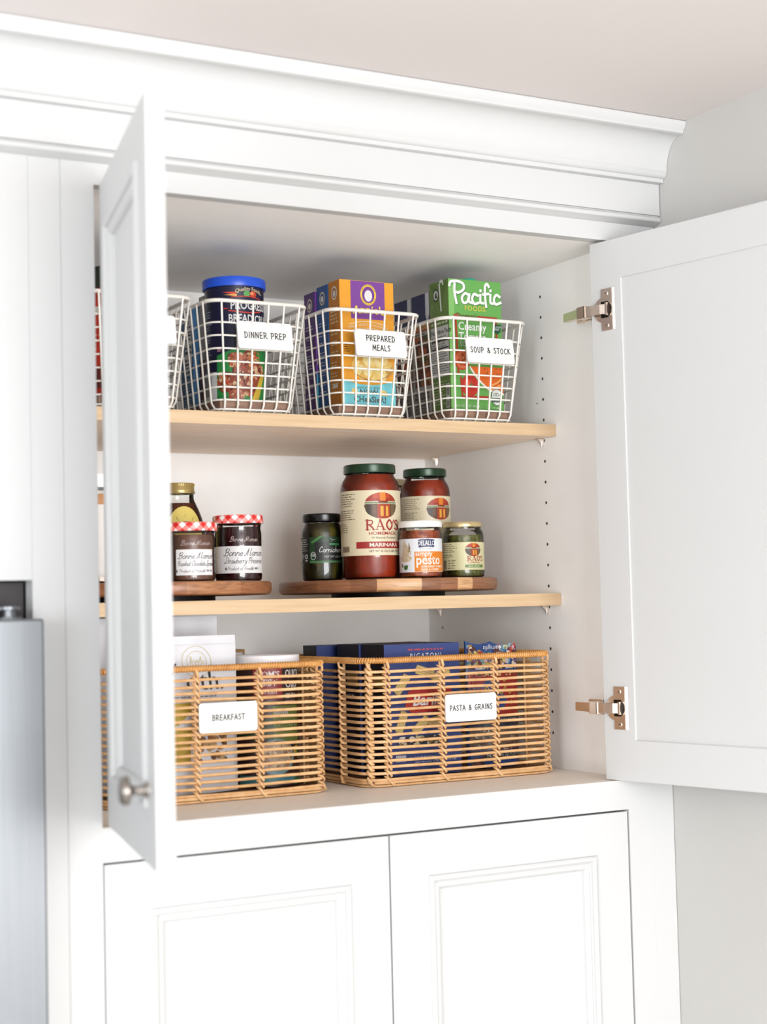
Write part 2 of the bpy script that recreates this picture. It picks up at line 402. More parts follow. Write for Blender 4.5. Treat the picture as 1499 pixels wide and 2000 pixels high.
# ------------------------------------------------------------------ printed faces
class Print:
    """flat print laid on a face: fn(u, v, off) -> local 3-D point; several colours in one mesh"""
    def __init__(s, fn, du=None, base=0.00035, seed=1, ground=None):
        s.fn = fn; s.mb = MB(); s.off = base; s.du = du; s.rng = random.Random(seed)
        if ground: s.rect(*ground)     # the printed ground colour of the whole face
    def bump(s): s.off += 0.00002
    def quads(s, cols, mt):
        """cols: list of (u, v0, v1) vertical slices"""
        s.bump()
        vs = []; fs = []
        for (u, a, b) in cols: vs += [s.fn(u, a, s.off), s.fn(u, b, s.off)]
        for i in range(len(cols)-1): fs.append((2*i, 2*i+2, 2*i+3, 2*i+1))
        s.mb.add(vs, fs, mt)
    def rect(s, u0, v0, u1, v1, c):
        n = 1 if not s.du else max(1, int(math.ceil(abs(u1-u0)/s.du)))
        s.quads([(u0+(u1-u0)*i/n, v0, v1) for i in range(n+1)], C_(c))
    def ell(s, cu, cv, ru, rv, c, n=18, flat=True):
        P = []
        for i in range(n+1):
            a = math.pi*i/n
            P.append((cu-ru*math.cos(a), cv-rv*math.sin(a), cv+rv*math.sin(a)))
        s.quads(P, C_(c))
    def band(s, f0, f1, u0, u1, c, n=16):
        s.quads([(u0+(u1-u0)*i/n, f0(i/n), f1(i/n)) for i in range(n+1)], C_(c))
    def poly(s, pts, c, bump=True):
        if bump: s.bump()
        if s.du and max(p[0] for p in pts)-min(p[0] for p in pts) > s.du*1.01:
            u0, u1 = min(p[0] for p in pts), max(p[0] for p in pts); n = int(math.ceil((u1-u0)/s.du))
            def clip(P, x, keep):
                out = []
                for i in range(len(P)):
                    a, b2 = P[i-1], P[i]; ia, ib = (a[0]-x)*keep >= 0, (b2[0]-x)*keep >= 0
                    if ia != ib:
                        k = (x-a[0])/(b2[0]-a[0]); out.append((x, a[1]+(b2[1]-a[1])*k))
                    if ib: out.append(b2)
                return out
            for i in range(n):
                q = clip(clip(list(pts), u0+(u1-u0)*i/n, 1), u0+(u1-u0)*(i+1)/n, -1)
                if len(q) >= 3: s.poly(q, c, bump=False)
            return
        t = tessellate_polygon([[Vector((p[0], p[1], 0)) for p in pts]])
        fs = []
        for a, b, cc in t:
            p, q, r = pts[a], pts[b], pts[cc]
            if (q[0]-p[0])*(r[1]-p[1])-(q[1]-p[1])*(r[0]-p[0]) < 0: b, cc = cc, b
            fs.append((a, b, cc))
        s.mb.add([s.fn(p[0], p[1], s.off) for p in pts], fs, C_(c))
    def ring(s, cu, cv, ru, rv, wd, c, a0=0, a1=360, n=40):
        P = [(cu+ru*math.cos(math.radians(a0+(a1-a0)*i/n)), cv+rv*math.sin(math.radians(a0+(a1-a0)*i/n))) for i in range(n+1)]
        s.stroke([P], wd, c, smooth=False)
    def stroke(s, strokes, wd, c, smooth=True, bump=True):
        if bump: s.bump()
        mt = C_(c) if not isinstance(c, bpy.types.Material) else c
        for P in strokes:
            Q = catmull(P) if smooth else P
            L = []; R = []
            for i, p in enumerate(Q):
                a = Q[max(i-1, 0)]; b = Q[min(i+1, len(Q)-1)]
                dx, dy = b[0]-a[0], b[1]-a[1]; l = math.hypot(dx, dy) or 1e-9
                ex = 0
                if i == 0: ex = -wd*0.45
                if i == len(Q)-1: ex = wd*0.45
                x, y = p[0]+dx/l*ex, p[1]+dy/l*ex
                nx, ny = -dy/l*wd/2, dx/l*wd/2
                L.append((x+nx, y+ny)); R.append((x-nx, y-ny))
            s.off += 0.0000035
            vs = [s.fn(q[0], q[1], s.off) for pr in zip(L, R) for q in pr]
            s.mb.add(vs, [(2*i+1, 2*i+3, 2*i+2, 2*i) for i in range(len(Q)-1)], mt)
    def letters(s, txt, u, v, h, c, font=HAND, wd=0.1, align='c', shear=0.0, sx=1.0, smooth=True, gap=0.08, arc=0.0, slope=0.0):
        tot = sum((font.get(ch, (.4, []))[0]+gap) for ch in txt)-gap
        x = {'c': -tot/2, 'l': 0, 'r': -tot}[align]
        S = []
        for ch in txt:
            adv, st = font.get(ch, (.4, []))
            for P in st:
                S.append([(u+(x+p[0]+p[1]*shear)*h*sx, v+p[1]*h+slope*(x+p[0])*h+arc*((x+p[0])*h)**2) for p in P])
            x += adv+gap
        s.stroke(S, wd*h, c, smooth)
    def text(s, txt, u, v, h, c, align='c', bold=0.0, shear=0.0, sx=1.0, flip=False, space=1.0, arc=0.0):
        cu = bpy.data.curves.new('t', 'FONT'); cu.body = txt; cu.size = 1.0
        cu.resolution_u = 2; cu.offset = bold; cu.shear = shear; cu.space_character = space
        cu.fill_mode = 'FRONT'
        ob = bpy.data.objects.new('t', cu)
        me = bpy.data.meshes.new_from_object(ob)
        xs = [q.co.x for q in me.vertices]
        if not xs: return
        x0, x1 = min(xs), max(xs)
        k = h/0.69
        o = {'c': -(x0+x1)/2, 'l': -x0, 'r': -x1}[align]
        s.bump()
        sg = -1 if flip else 1
        pts = [((q.co.x+o)*k*sx*sg, q.co.y*k*sg) for q in me.vertices]
        fs = [tuple(p.vertices) for p in me.polygons]
        if fs:
            nz = me.polygons[0].normal.z
            if nz < 0: fs = [f[::-1] for f in fs]
        s.mb.add([s.fn(u+p[0], v+p[1]+arc*p[0]**2, s.off) for p in pts], fs, C_(c))
        bpy.data.objects.remove(ob); bpy.data.curves.remove(cu); bpy.data.meshes.remove(me)
    def lines(s, u0, u1, v0, v1, n, c, th=0.35, ragged=0.3):
        """rows of illegible small print"""
        s.bump()
        mt = C_(c); st = (v1-v0)/n
        for i in range(n):
            v = v1-st*(i+0.5); u = u0; end = u1-(u1-u0)*s.rng.random()*ragged
            while u < end:
                l = st*(0.6+2.2*s.rng.random()); e = min(u+l, end)
                h = st*th/2
                s.mb.add([s.fn(u, v-h, s.off), s.fn(e, v-h, s.off), s.fn(e, v+h, s.off), s.fn(u, v+h, s.off)], [(0, 1, 2, 3)], mt)
                u = e+st*0.45
    def barcode(s, u0, v0, u1, v1, c=(30, 28, 28), vert=False):
        s.bump(); mt = C_(c); a = u0 if not vert else v0; end = u1 if not vert else v1
        k = (end-a)/38
        while a < end:
            l = k*s.rng.choice((0.6, 0.8, 1.4)); e = min(a+l, end)
            q = [(a, v0), (e, v0), (e, v1), (a, v1)] if not vert else [(u0, a), (u1, a), (u1, e), (u0, e)]
            s.mb.add([s.fn(p[0], p[1], s.off) for p in q], [(0, 1, 2, 3)], mt)
            a = e+k*s.rng.choice((0.5, 0.8, 1.2))
    def blobs(s, inside, box, n, r0, r1, cols, asp=(0.6, 1.0)):
        """small irregular patches of food-picture colour kept inside a region"""
        s.bump()
        for i in range(n):
            for _ in range(20):
                u = box[0]+(box[2]-box[0])*s.rng.random(); v = box[1]+(box[3]-box[1])*s.rng.random()
                if inside(u, v): break
            else: continue
            r = r0+(r1-r0)*s.rng.random(); q = s.rng.uniform(*asp); a0 = s.rng.random()*3.14
            P = []
            for j in range(9):
                a = 2*math.pi*j/9; rr = r*(0.8+0.4*s.rng.random())
                x, y = rr*math.cos(a), rr*q*math.sin(a)
                P.append((u+x*math.cos(a0)-y*math.sin(a0), v+x*math.sin(a0)+y*math.cos(a0)))
            P = [(min(max(p[0], box[0]), box[2]), min(max(p[1], box[1]), box[3])) for p in P]
            s.off += 0.0000015
            s.mb.add([s.fn(p[0], p[1], s.off) for p in P], [tuple(range(9))], C_(s.rng.choice(cols)))
    def build(s, name, parent): return s.mb.build(name, parent)

def face_front(): return lambda u, v, o: (u, -o, v)                   # a box front at local y = 0, u to the right
def face_left(depth): return lambda u, v, o: (-o, depth-u, v)         # a box's left side: u runs from back to front
def cyl(R, ang): return lambda u, v, o: ((R+o)*math.cos(ang+u/R), (R+o)*math.sin(ang+u/R), v)
def facing(loc, turn=0.0):
    """angle (local z-rotation 0) from a jar to where the photograph was taken, plus a turn to the viewer's right"""
    return math.atan2(CAMP.y-loc[1], CAMP.x-loc[0])+math.radians(turn)

# ================================================================== SETTING
W, H, WI, D, RH = 0.828, 0.8232, 0.8506, 0.6151, 0.0438
YS, S1T, S1B, S2T, S2B = 0.1904, 0.5606, 0.5416, 0.2848, 0.2650
ZC, XW, ZF = 0.9985, 0.9145, -1.40
def struct(o): o['kind'] = 'structure'; return o
b = MB(); b.box(-3.4, XW+0.1, -4.0, 0.75, ZC, ZC+0.05, CEIL); struct(b.build('ceiling'))
b = MB(); b.box(XW, XW+0.1, -4.0, 0.75, ZF, ZC, WALL); struct(b.build('wall_right'))
b = MB(); b.box(-3.4, XW, 0.65, 0.75, ZF, ZC, WALL); struct(b.build('wall_back'))
b = MB(); b.box(-3.4, XW+0.1, -4.0, 0.75, ZF-0.05, ZF, FLOORM); struct(b.build('floor'))

def extrude_x(prof, x0, x1, mt):
    b = MB(); n = len(prof)
    vs = [(x0, y, z) for y, z in prof]+[(x1, y, z) for y, z in prof]
    fs = [(i, (i+1) % n, n+(i+1) % n, n+i) for i in range(n)]
    fs += [tuple(range(n))[::-1], tuple(range(n, 2*n))]
    b.add(vs, fs, mt)
    return b
prof = [(0.02, 0.9975), (-0.0854, 0.9975), (-0.0852, 0.9945), (-0.0838, 0.9905), (-0.0810, 0.9865), (-0.0788, 0.9835), (-0.0785, 0.9812), (-0.0765, 0.9800), (-0.0712, 0.9797)]
for k in range(1, 15):      # the big hollow of the cove
    a = math.radians(90*k/14)
    prof.append((-0.0366-0.0346*(1-math.sin(a)), 0.9335+0.0462*math.cos(a)))
prof += [(-0.0366, 0.9320), (-0.0354, 0.9305), (-0.0342, 0.9272), (-0.0322, 0.9240), (-0.0300, 0.9225), (-0.0273, 0.9220), (-0.0271, 0.9160), (-0.0180, 0.9155), (0.02, 0.9155)]
cr = extrude_x(prof, -1.6, XW-0.0006, PAINT).build('trim_1', smooth=28); struct(cr)
b = MB(); b.box(-1.6, XW-0.0012, -0.0172, 0.0, 0.8664, 0.9155, PAINT); struct(b.build('trim_2', bevel=0.0006))
pb = [(0.0, 0.8660), (-0.0145, 0.8660), (-0.0150, 0.8648), (-0.0155, 0.8640)]
for k in range(9):
    a = math.radians(90-180*k/8)
    pb.append((-0.0150-0.0034*math.cos(a), 0.8598+0.0040*math.sin(a)))
pb += [(-0.0118, 0.8550), (-0.0065, 0.8525), (0.0, 0.8515)]
struct(extrude_x(pb, -1.6, XW-0.0012, PAINT).build('trim_3', smooth=30))

# ------------------------------------------------------------------ doors with a moulded front and a plain recessed back
def rloop(d, w, h, y): return [(d, y, d), (w-d, y, d), (w-d, y, h-d), (d, y, h-d)]
DT = 0.0195
def make_door(parent, name, w, h, loc, rz, fw=0.061):
    o = MB()
    o.loops([rloop(fw+0.020, w, h, 0.010), rloop(fw, w, h, 0.0), rloop(0.0006, w, h, 0.0), rloop(0, w, h, 0.0006),
             rloop(0, w, h, DT-0.0006), rloop(0.0006, w, h, DT), rloop(fw-0.0004, w, h, DT), rloop(fw, w, h, DT-0.0004), rloop(fw, w, h, 0.0168)], PAINT)
    d = o.build(name, parent, loc=loc, rot=(0, 0, rz))
    mld = MB()
    P = [(fw-0.001, 0.0002), (fw, -0.0030), (fw+0.0025, -0.0046), (fw+0.0055, -0.0046), (fw+0.0080, -0.0026), (fw+0.0090, 0.0006),
         (fw+0.0105, 0.0018), (fw+0.0135, 0.0004), (fw+0.0165, 0.0012), (fw+0.0195, 0.0040), (fw+0.0205, 0.0072), (fw+0.0212, 0.0090)]
    mld.loops([rloop(a, w, h, y) for a, y in P][::-1], PAINT)
    mld.build('panel_moulding', d)
    p = MB(); p.box(fw-0.004, w-fw+0.004, 0.0088, 0.0170, fw-0.004, h-fw+0.004, PAINT); p.build('panel', d)
    return d

# ------------------------------------------------------------------ the pantry cabinet
cab = thing('pantry_cabinet', 'tall white built-in pantry cabinet with two open upper doors', 'cabinet', (0, 0, ZF))
def cpart(mb, name, **k):
    o = mb.build(name, cab, **k); o.location.z -= ZF
    return o
ZL = -1.30
b = MB()                                    # rails and stiles as one face frame
b.box(-0.0442, 0, 0, 0.02, ZL, 0.862, PAINT); b.box(W, 0.8716, 0, 0.02, ZL, 0.862, PAINT)
b.box(0, W, 0, 0.02, H, 0.862, PAINT); b.box(0, W, 0, 0.02, -RH, -0.0004, PAINT); b.box(0, W, 0, 0.02, ZL, ZL+0.06, PAINT)
cpart(b, 'face_frame')
b = MB(); b.box(0.8719, XW-0.0008, 0.0004, 0.02, ZL, 0.862, PAINT); cpart(b, 'filler_strip', bevel=0.0005)
b = MB(); b.box(-0.0862, -0.0444, 0.0004, 0.030, ZL, 0.862, PAINT); cpart(b, 'filler_strip', bevel=0.0005)
b = MB(); b.box(WI, WI+0.018, 0.02, D+0.01, -RH, H+0.02, PAINT_IN)
HOLE = C_((58, 52, 48))
def disc_x(b, x, y, z, r, mt):
    b.add([(x, y+r*math.cos(a*math.pi/6), z+r*math.sin(a*math.pi/6)) for a in range(12)], [tuple(range(12))[::-1]], mt)
for yy in (0.2245, 0.5660):                 # the two columns of shelf-pin holes
    z = 0.0568
    while z < 0.79:
        disc_x(b, WI-0.0003, yy, z, 0.0025, HOLE); z += 0.03435
disc_x(b, WI-0.0003, 0.2424, 0.6018, 0.0014, HOLE)
cpart(b, 'side_panel')
b = MB(); b.box(-0.0405, -0.0226, 0.02, D+0.01, -RH, H+0.02, PAINT_IN); cpart(b, 'side_panel')
b = MB(); b.box(-0.0405, WI+0.018, D, D+0.012, -RH, H+0.02, PAINT_IN); cpart(b, 'back_panel')
b = MB(); b.box(-0.0226, WI, 0.0195, D, H, H+0.018, PAINT_IN); cpart(b, 'top_panel')
b = MB(); b.box(-0.0226, WI, 0.0005, D, -0.0195, 0.0, FLOOR_IN); cpart(b, 'bottom_panel')
b = MB(); b.box(-0.0226, WI, 0.03, D, ZL, ZL+0.018, PAINT_IN); cpart(b, 'bottom_panel')
# upper doors, hinged at the outer stiles and swung out past square
LA, RA = 102.4, 101.0
UW, UH = 0.4055, H-0.006
dl = make_door(cab, 'door', UW, UH, (0.0062, -0.004, 0.003-ZF), math.radians(-LA))
RHX, RHY = 0.8016, 0.0185       # the inner corner of the right door's hinge edge
a = math.radians(RA)
# local origin at the free edge's outer bottom corner when closed; local x runs towards the hinge
hx = Vector((math.cos(a), math.sin(a), 0)); yv = Vector((-math.sin(a), math.cos(a), 0))
org = Vector((RHX, RHY, 0)) - hx*UW - yv*DT
dr = make_door(cab, 'door', UW, UH, (org.x, org.y, 0.0015-ZF), a)
# lower doors
LH = -RH-0.003-(ZL+0.063)
for x0 in (0.0022, W/2+0.0012):
    make_door(cab, 'door', W/2-0.0034, LH, (x0, 0.001, ZL+0.063-ZF), 0)
# knob on the left door, near its free bottom corner
b = MB()
b.lathe([(0, -0.0315), (0.006, -0.0312), (0.0115, -0.0300), (0.0150, -0.0268), (0.0160, -0.0232), (0.0148, -0.0200), (0.0100, -0.0185), (0.0058, -0.0172),
         (0.0048, -0.0150), (0.0046, -0.0080), (0.0056, -0.0045), (0.0088, -0.0020), (0.0096, 0.0)], NICKEL, 28, (0.3470, 0, 0.0800), ax='y')
b.build('knob', dl, smooth=50)
# two concealed hinges on the right door's inner face (local y = DT), arms reaching into the cabinet
def hinge_mb(zc, flip):
    b = MB(); y0 = DT
    hx_ = UW
    x1, x0 = hx_-0.0185, hx_-0.0440        # plate from near the hinge edge
    # mounting plate
    b.box(x0, x1-0.0035, y0, y0+0.0022, zc-0.032, zc+0.032, HINGE)
    q = [(x0, y0+0.0022), (x0-0.0012, y0+0.0022), (x0-0.0042, y0+0.0002), (x0, y0)]
    b.loops([[(x, y, z) for x, y in q] for z in (zc-0.032, zc+0.032)], HINGE, fill_last=True, fill_first=True)
    # round cup flange
    b.lathe([(0, y0+0.0018), (0.0185, y0+0.0018), (0.0192, y0+0.0010), (0.0192, y0)], HINGE, 32, (x1-0.0065, 0, zc), ax='y')
    # dark cup well
    b.box(x0+0.0075, x1-0.004, y0+0.0019, y0+0.0029, zc-0.0125, zc+0.0125, DARKMETAL)
    b.lathe([(0, y0+0.0030), (0.0120, y0+0.0030), (0.0125, y0+0.0022)], DARKMETAL, 24, (x0+0.0128, 0, zc), ax='y')
    # two screws with a dark slot
    for dz in (-0.0245, 0.0245):
        b.lathe([(0, y0+0.0032), (0.0030, y0+0.0032), (0.0038, y0+0.0022)], HINGE, 16, (x0+0.0105, 0, zc+dz), ax='y')
        b.box(x0+0.0080, x0+0.0130, y0+0.0031, y0+0.0034, zc+dz-0.0005, zc+dz+0.0005, DARKMETAL)
    # arm: bridge, knuckle and the body screwed to the cabinet side
    def P(x, y, z): return (x, y, z)
    path = [(x0+0.010, y0+0.004), (x0+0.018, y0+0.0075), (hx_-0.010, y0+0.0105), (hx_+0.002, y0+0.0115)]
    wz = 0.0075
    L = [[P(x, y, zc-wz), P(x, y, zc+wz), P(x, y+0.0025, zc+wz), P(x, y+0.0025, zc-wz)] for x, y in path]
    b.loops(L, HINGE, fill_last=True, fill_first=True)
    b.box(x0+0.006, x0+0.010, y0+0.0025, y0+0.0075, zc-wz-0.002, zc+wz+0.002, HINGE)
    s = 1 if flip else -1
    body = [(hx_+0.000, y0+0.0085, 0.0092, 0.0145), (hx_+0.018, y0+0.0060, 0.0092, 0.0150), (hx_+0.022, y0+0.0045, 0.0070, 0.0130), (hx_+0.058, y0-0.0035, 0.0066, 0.0105)]
    L = [[P(x, y-t*0.55, zc-q), P(x, y-t*0.55, zc+q), P(x, y+t*0.45, zc+q), P(x, y+t*0.45, zc-q)] for x, y, q, t in body]
    b.loops(L, HINGE, fill_last=True, fill_first=True)
    # slide plate on the cabinet wall beneath the arm
    L = [[P(x, y-0.016, zc-q), P(x, y-0.016, zc+q), P(x, y-0.008, zc+q), P(x, y-0.008, zc-q)] for x, y, q, t in [(hx_+0.004, y0+0.006, 0.011, 0), (hx_+0.040, y0-0.002, 0.011, 0)]]
    b.loops(L, HINGE, fill_last=True, fill_first=True)
    b.box(hx_+0.002, hx_+0.0030, y0+0.0090, y0+0.0150, zc-0.0088, zc+0.0088, DARKMETAL)
    return b
for zc, fl in ((0.7130-0.0015, False), (0.1095-0.0015, True)):
    h = hinge_mb(zc, fl).build('hinge', dr, bevel=0.0004, seg=1); h['label'] = 'nickel concealed hinge'
# shelf pins
def pin(y, z):
    b = MB()
    b.box(WI-0.0140, WI-0.0003, y-0.0035, y+0.0035, z-0.0018, z-0.0002, HINGE)
    b.add([(WI-0.0004, y-0.0030, z-0.0018), (WI-0.0004, y+0.0030, z-0.0018), (WI-0.0120, y+0.0010, z-0.0018), (WI-0.0120, y-0.0010, z-0.0018), (WI-0.0004, y-0.0010, z-0.0135), (WI-0.0004, y+0.0010, z-0.0135)],
          [(0, 1, 2, 3), (0, 3, 4), (1, 5, 2), (3, 2, 5, 4), (0, 4, 5, 1)], HINGE)
    b.tube([(WI-0.0036, y, z-0.004), (WI-0.0032, y, z-0.0145)], [0.0022, 0.0008], HINGE, n=8)
    return cpart(b, 'shelf_pin')
for z in (S1B, S2B):
    pin(0.2285, z); pin(0.5680, z)
# shelves
for zb, zt, lab in ((S1B, S1T, 'upper maple shelf carrying the white wire baskets'), (S2B, S2T, 'lower maple shelf carrying the jars and round wooden boards')):
    t = thing('shelf', lab, 'shelf', (0.414, 0.40, zb), group='maple shelves in the pantry')
    b = MB(); b.box(-0.4355, WI-0.4147, YS+0.0008-0.40, D-0.402, 0.0001, zt-zb, MAPLE_FACE); b.build('shelf_board', t)
    b = MB(); b.box(-0.4355, WI-0.4147, YS-0.40, YS+0.0006-0.40, 0.0001, zt-zb, MAPLE); b.build('edge_band', t)['label'] = 'pale maple front edge'

# ------------------------------------------------------------------ cabinet over the fridge, and the fridge
t = thing('overhead_cabinet', 'white cabinet above the stainless refrigerator at the left', 'cabinet', (-0.5, 0.02, 0.3139))
b = MB(); b.box(-0.59, 0.4136, -0.0196, 0.0002, 0, 0.5478, PAINT); b.build('door', t, bevel=0.0004)
b = MB(); b.box(-0.59, 0.4134, 0.0010, 0.60, 0.001, 0.5478, PAINT); b.build('body', t)
t = thing('refrigerator', 'stainless steel refrigerator at the left edge beside the pantry', 'refrigerator', (-0.55, 0.1, ZF))
FZ = -ZF
DKG = M('gap_shade_grey', (58, 54, 54), 0.6, var=0.05)
b = MB(); b.box(-0.42, 0.4620, -0.018, 0.50, 0.02, FZ+0.262, M('fridge_body_grey', (70, 68, 68), 0.5)); b.build('body', t)
b = MB(); b.box(-0.42, 0.4636, -0.060, 0.40, FZ+0.2630, FZ+0.3120, DKG); b.build('gap_shade_panel', t)  # added dark panel, shade of the gap above the fridge put into its colour
b = MB(); b.box(-0.42, 0.4625, -0.150, -0.090, 0.05, FZ+0.2660, STEEL); b.build('door', t, bevel=0.003)
b = MB()
b.lathe([(0, 0), (0.016, 0), (0.0155, 0.0022), (0.0080, 0.0030), (0.0070, 0.0110), (0.0130, 0.0118), (0.0130, 0.0150), (0, 0.0152)], STEEL, 24, (0.428, -0.118, FZ+0.2662))
b.box(0.30, 0.440, -0.124, -0.078, FZ+0.2780, FZ+0.2805, STEEL)
b.build('hinge', t, smooth=40)

# ================================================================== WIRE BASKETS (upper shelf)
BD, BH = 0.290, 0.161
def make_wire_basket(label, loc):
    t = thing('wire_basket', label, 'basket', loc, group='white wire baskets on the upper shelf')
    def path(z):
        k = z/BH
        hw = 0.0610+0.0195*k; y0 = -0.022*k; y1 = BD+0.012*k
        return rrect(-hw, hw, y0, y1, 0.018+0.004*k, 5, z)
    b = MB(); b.tube(path(BH), 0.0029, WIRE, closed=True, n=10); b.build('rim', t, smooth=60)
    g = MB()
    zs = [0.0017+0.0028]+[0.0180+0.0186*k for k in range(7)]
    for z in zs: g.tube(path(z), 0.0014, WIRE, closed=True, n=6)
    r = 0.0015
    for i in range(6):            # front-to-back wires
        u = -1+2*(i+0.5)/6
        xb, xt = 0.0610*u, 0.0760*u
        pts = [(xt, -0.022-0.0024, BH), (xb+(xt-xb)*.1, -0.0022-0.0024, 0.012), (xb, 0.0010, 0.0040), (xb, 0.006, r), (xb, BD-0.006, r), (xb, BD+0.0014, 0.006), (xt, BD+0.012+0.0024, BH)]
        g.tube(pts, r, WIRE, n=6)
    ny = 13
    for i in range(ny):           # side-to-side wires
        v = (i+0.5)/ny
        yb = 0.004+(BD-0.008)*v; yt = -0.012+(BD+0.016)*v
        pts = [(-0.0805-0.0024, yt, BH), (-0.0630-0.0022, yb, 0.014), (-0.0605, yb, 0.0065), (-0.054, yb, r+0.0028), (0.054, yb, r+0.0028), (0.0605, yb, 0.0065), (0.0630+0.0022, yb, 0.014), (0.0805+0.0024, yt, BH)]
        g.tube(pts, r, WIRE, n=6)
    g.build('wire_grid', t, smooth=60)
    b = MB(); b.box(-0.0560, 0.0560, 0.004, BD-0.004, 0.0062, 0.0185, SLATWOOD); b.build('base_board', t, bevel=0.001)['label'] = 'brown wooden base board'
    return t
def make_tag(parent, lines, cx, cz, lean, y, wd=0.0895, ht=0.0420, size=0.0085):
    b = MB(); th = 0.0022
    pts = rrect(-wd/2, wd/2, -ht/2, ht/2, 0.0045, 5)
    F = [(p[0], -th, p[1]) for p in pts]; B = [(p[0], 0, p[1]) for p in pts]
    Fi = [(p[0]*0.993, -th-0.0006, p[1]*0.985) for p in pts]
    b.loops([Fi, F, B], TAGM, fill_first=True, fill_last=True)
    o = b.build('name_tag', parent, loc=(cx, y, cz), rot=(lean, 0, 0))
    o['label'] = 'white name tag with handwritten capitals'
    # faces run clockwise seen from the front, so make sure normals look outwards
    p = Print(lambda u, v, q: (u, -th-0.0007-q, v), base=0.0001)
    n = len(lines)
    for i, s in enumerate(lines):
        p.letters(s, 0, (n-1)/2*size*1.75-i*size*1.75-size/2, size, INK, HAND, wd=0.15, sx=1.0, gap=0.17, slope=0.0)
    if lines: p.build('lettering', o)
    return o
ZB = S1T+0.0002
BX = {'B1': 0.1285, 'B2': 0.3150, 'B3': 0.5115, 'B4': 0.7110}
BY = 0.1970
base = make_wire_basket('leftmost white wire basket, half hidden behind the open left door', (BX['B1'], BY, ZB))
b2 = copy_thing(base, (BX['B2'], BY, ZB), 'white wire basket tagged DINNER PREP holding a navy canister')
b3 = copy_thing(base, (BX['B3'], BY, ZB), 'white wire basket tagged PREPARED MEALS holding an orange box')
b4 = copy_thing(base, (BX['B4'], BY, ZB), 'white wire basket tagged SOUP & STOCK holding a green carton')
LEAN = math.atan(0.022/BH)
TZ = 0.1120
TY = -0.022*TZ/BH-0.0042
make_tag(base, [], 0.0080, TZ, -LEAN, TY)
make_tag(b2, ['DINNER PREP'], 0.0070, TZ, -LEAN, TY, size=0.0088)
make_tag(b3, ['PREPARED', 'MEALS'], 0.0058, TZ, -LEAN, TY, size=0.0086)
make_tag(b4, ['SOUP & STOCK'], 0.0058, TZ, -LEAN, TY, size=0.0086)
ZP = ZB+0.0188                       # top of the base boards

# ------------------------------------------------------------------ cartons and boxes
def carton(name, label, cat, loc, w, d, h, front, side, top=None, rz=0.0, group=None, bev=0.0008):
    """box with its own front and left-hand side colours; local origin at the front bottom left corner"""
    t = thing(name, label, cat, loc, rz, group)
    b = MB(); v = [(x, y, z) for z in (0, h) for y in (0, d) for x in (0, w)]
    b.add(v, [(0, 1, 5, 4)], C_(front)); b.add(v, [(0, 4, 6, 2), (1, 3, 7, 5)], C_(side))
    b.add(v, [(2, 6, 7, 3), (0, 2, 3, 1)], C_(front)); b.add(v, [(4, 5, 7, 6)], C_(top or front))
    b.build('box_body', t)
    return t
def emblem(p, u, v, r, bgc, ringc=(240, 200, 60), inner=(246, 244, 240), sx=1.0):
    p.ell(u, v, r*sx, r*1.18, ringc); p.ell(u, v, r*0.72*sx, r*0.88, bgc); p.ell(u, v-r*0.1, r*0.46*sx, r*0.56, inner)

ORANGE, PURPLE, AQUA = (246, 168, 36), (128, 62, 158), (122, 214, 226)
mw, mh, md = 0.0955, 0.1975, 0.0370
# --- the orange macaroni box
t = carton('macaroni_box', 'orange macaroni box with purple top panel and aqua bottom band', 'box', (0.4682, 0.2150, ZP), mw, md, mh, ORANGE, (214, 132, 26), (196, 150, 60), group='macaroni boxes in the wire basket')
p = Print(face_front(), seed=3)
p.rect(0.0195, 0.1375, 0.0795, mh-0.0006, PURPLE)
p.ell(0.0505, 0.1760, 0.0140, 0.0165, (244, 206, 66)); p.ell(0.0505, 0.1760, 0.0108, 0.0130, (118, 52, 148)); p.ell(0.0505, 0.1745, 0.0068, 0.0090, (240, 236, 240))
p.ring(0.0505, 0.1760, 0.0124, 0.0148, 0.0010, (190, 150, 40), 200, 340); p.ring(0.0505, 0.1760, 0.0124, 0.0148, 0.0010, (190, 150, 40), 20, 160)
p.text("Annie's", 0.0505, 0.1468, 0.0120, (250, 222, 92), bold=0.02, sx=1.12, arc=-2.2)
for rr, hh in ((0.0, 0.1340), (0.0, 0.1235)):
    p.stroke([[(0.016+0.066*i/12, hh-0.006*((i-6)/6)**2) for i in range(13)]], 0.0009, (252, 240, 214), smooth=False)
p.text('MADE WITH GOODNESS', 0.0490, 0.1265, 0.0044, (252, 236, 200), sx=1.0, arc=-5.0)
p.lines(0.0060, 0.0170, 0.0840, 0.0980, 4, (120, 70, 20))
# bowl of shells
ins = lambda u, v: ((u-0.055)/0.037)**2+((v-0.062)/0.019)**2 < 1
p.ell(0.0560, 0.0610, 0.0360, 0.0200, (212, 150, 62)); p.ell(0.0560, 0.0625, 0.0345, 0.0185, (240, 200, 106))
p.blobs(ins, (0.006, 0.042, 0.090, 0.088), 60, 0.004, 0.009, [(250, 222, 140), (246, 208, 116), (238, 190, 92), (253, 232, 164), (222, 168, 74)])
p.stroke([[(0.022, 0.062), (0.028, 0.050), (0.045, 0.0425), (0.065, 0.0425), (0.082, 0.051), (0.089, 0.064)]], 0.0009, (138, 84, 28))
p.band(lambda s: 0.0008, lambda s: 0.0345+0.008*(2*s-1)**2, 0.0006, mw-0.0006, AQUA)
p.text('same great quality.', 0.0490, 0.0290, 0.0042, (60, 88, 94), bold=0.01, arc=-1.5)
p.text('NOW', 0.0480, 0.0190, 0.0085, (82, 104, 108), bold=0.035); p.text('CHeeSieR!', 0.0490, 0.0075, 0.0090, (82, 104, 108), bold=0.035)
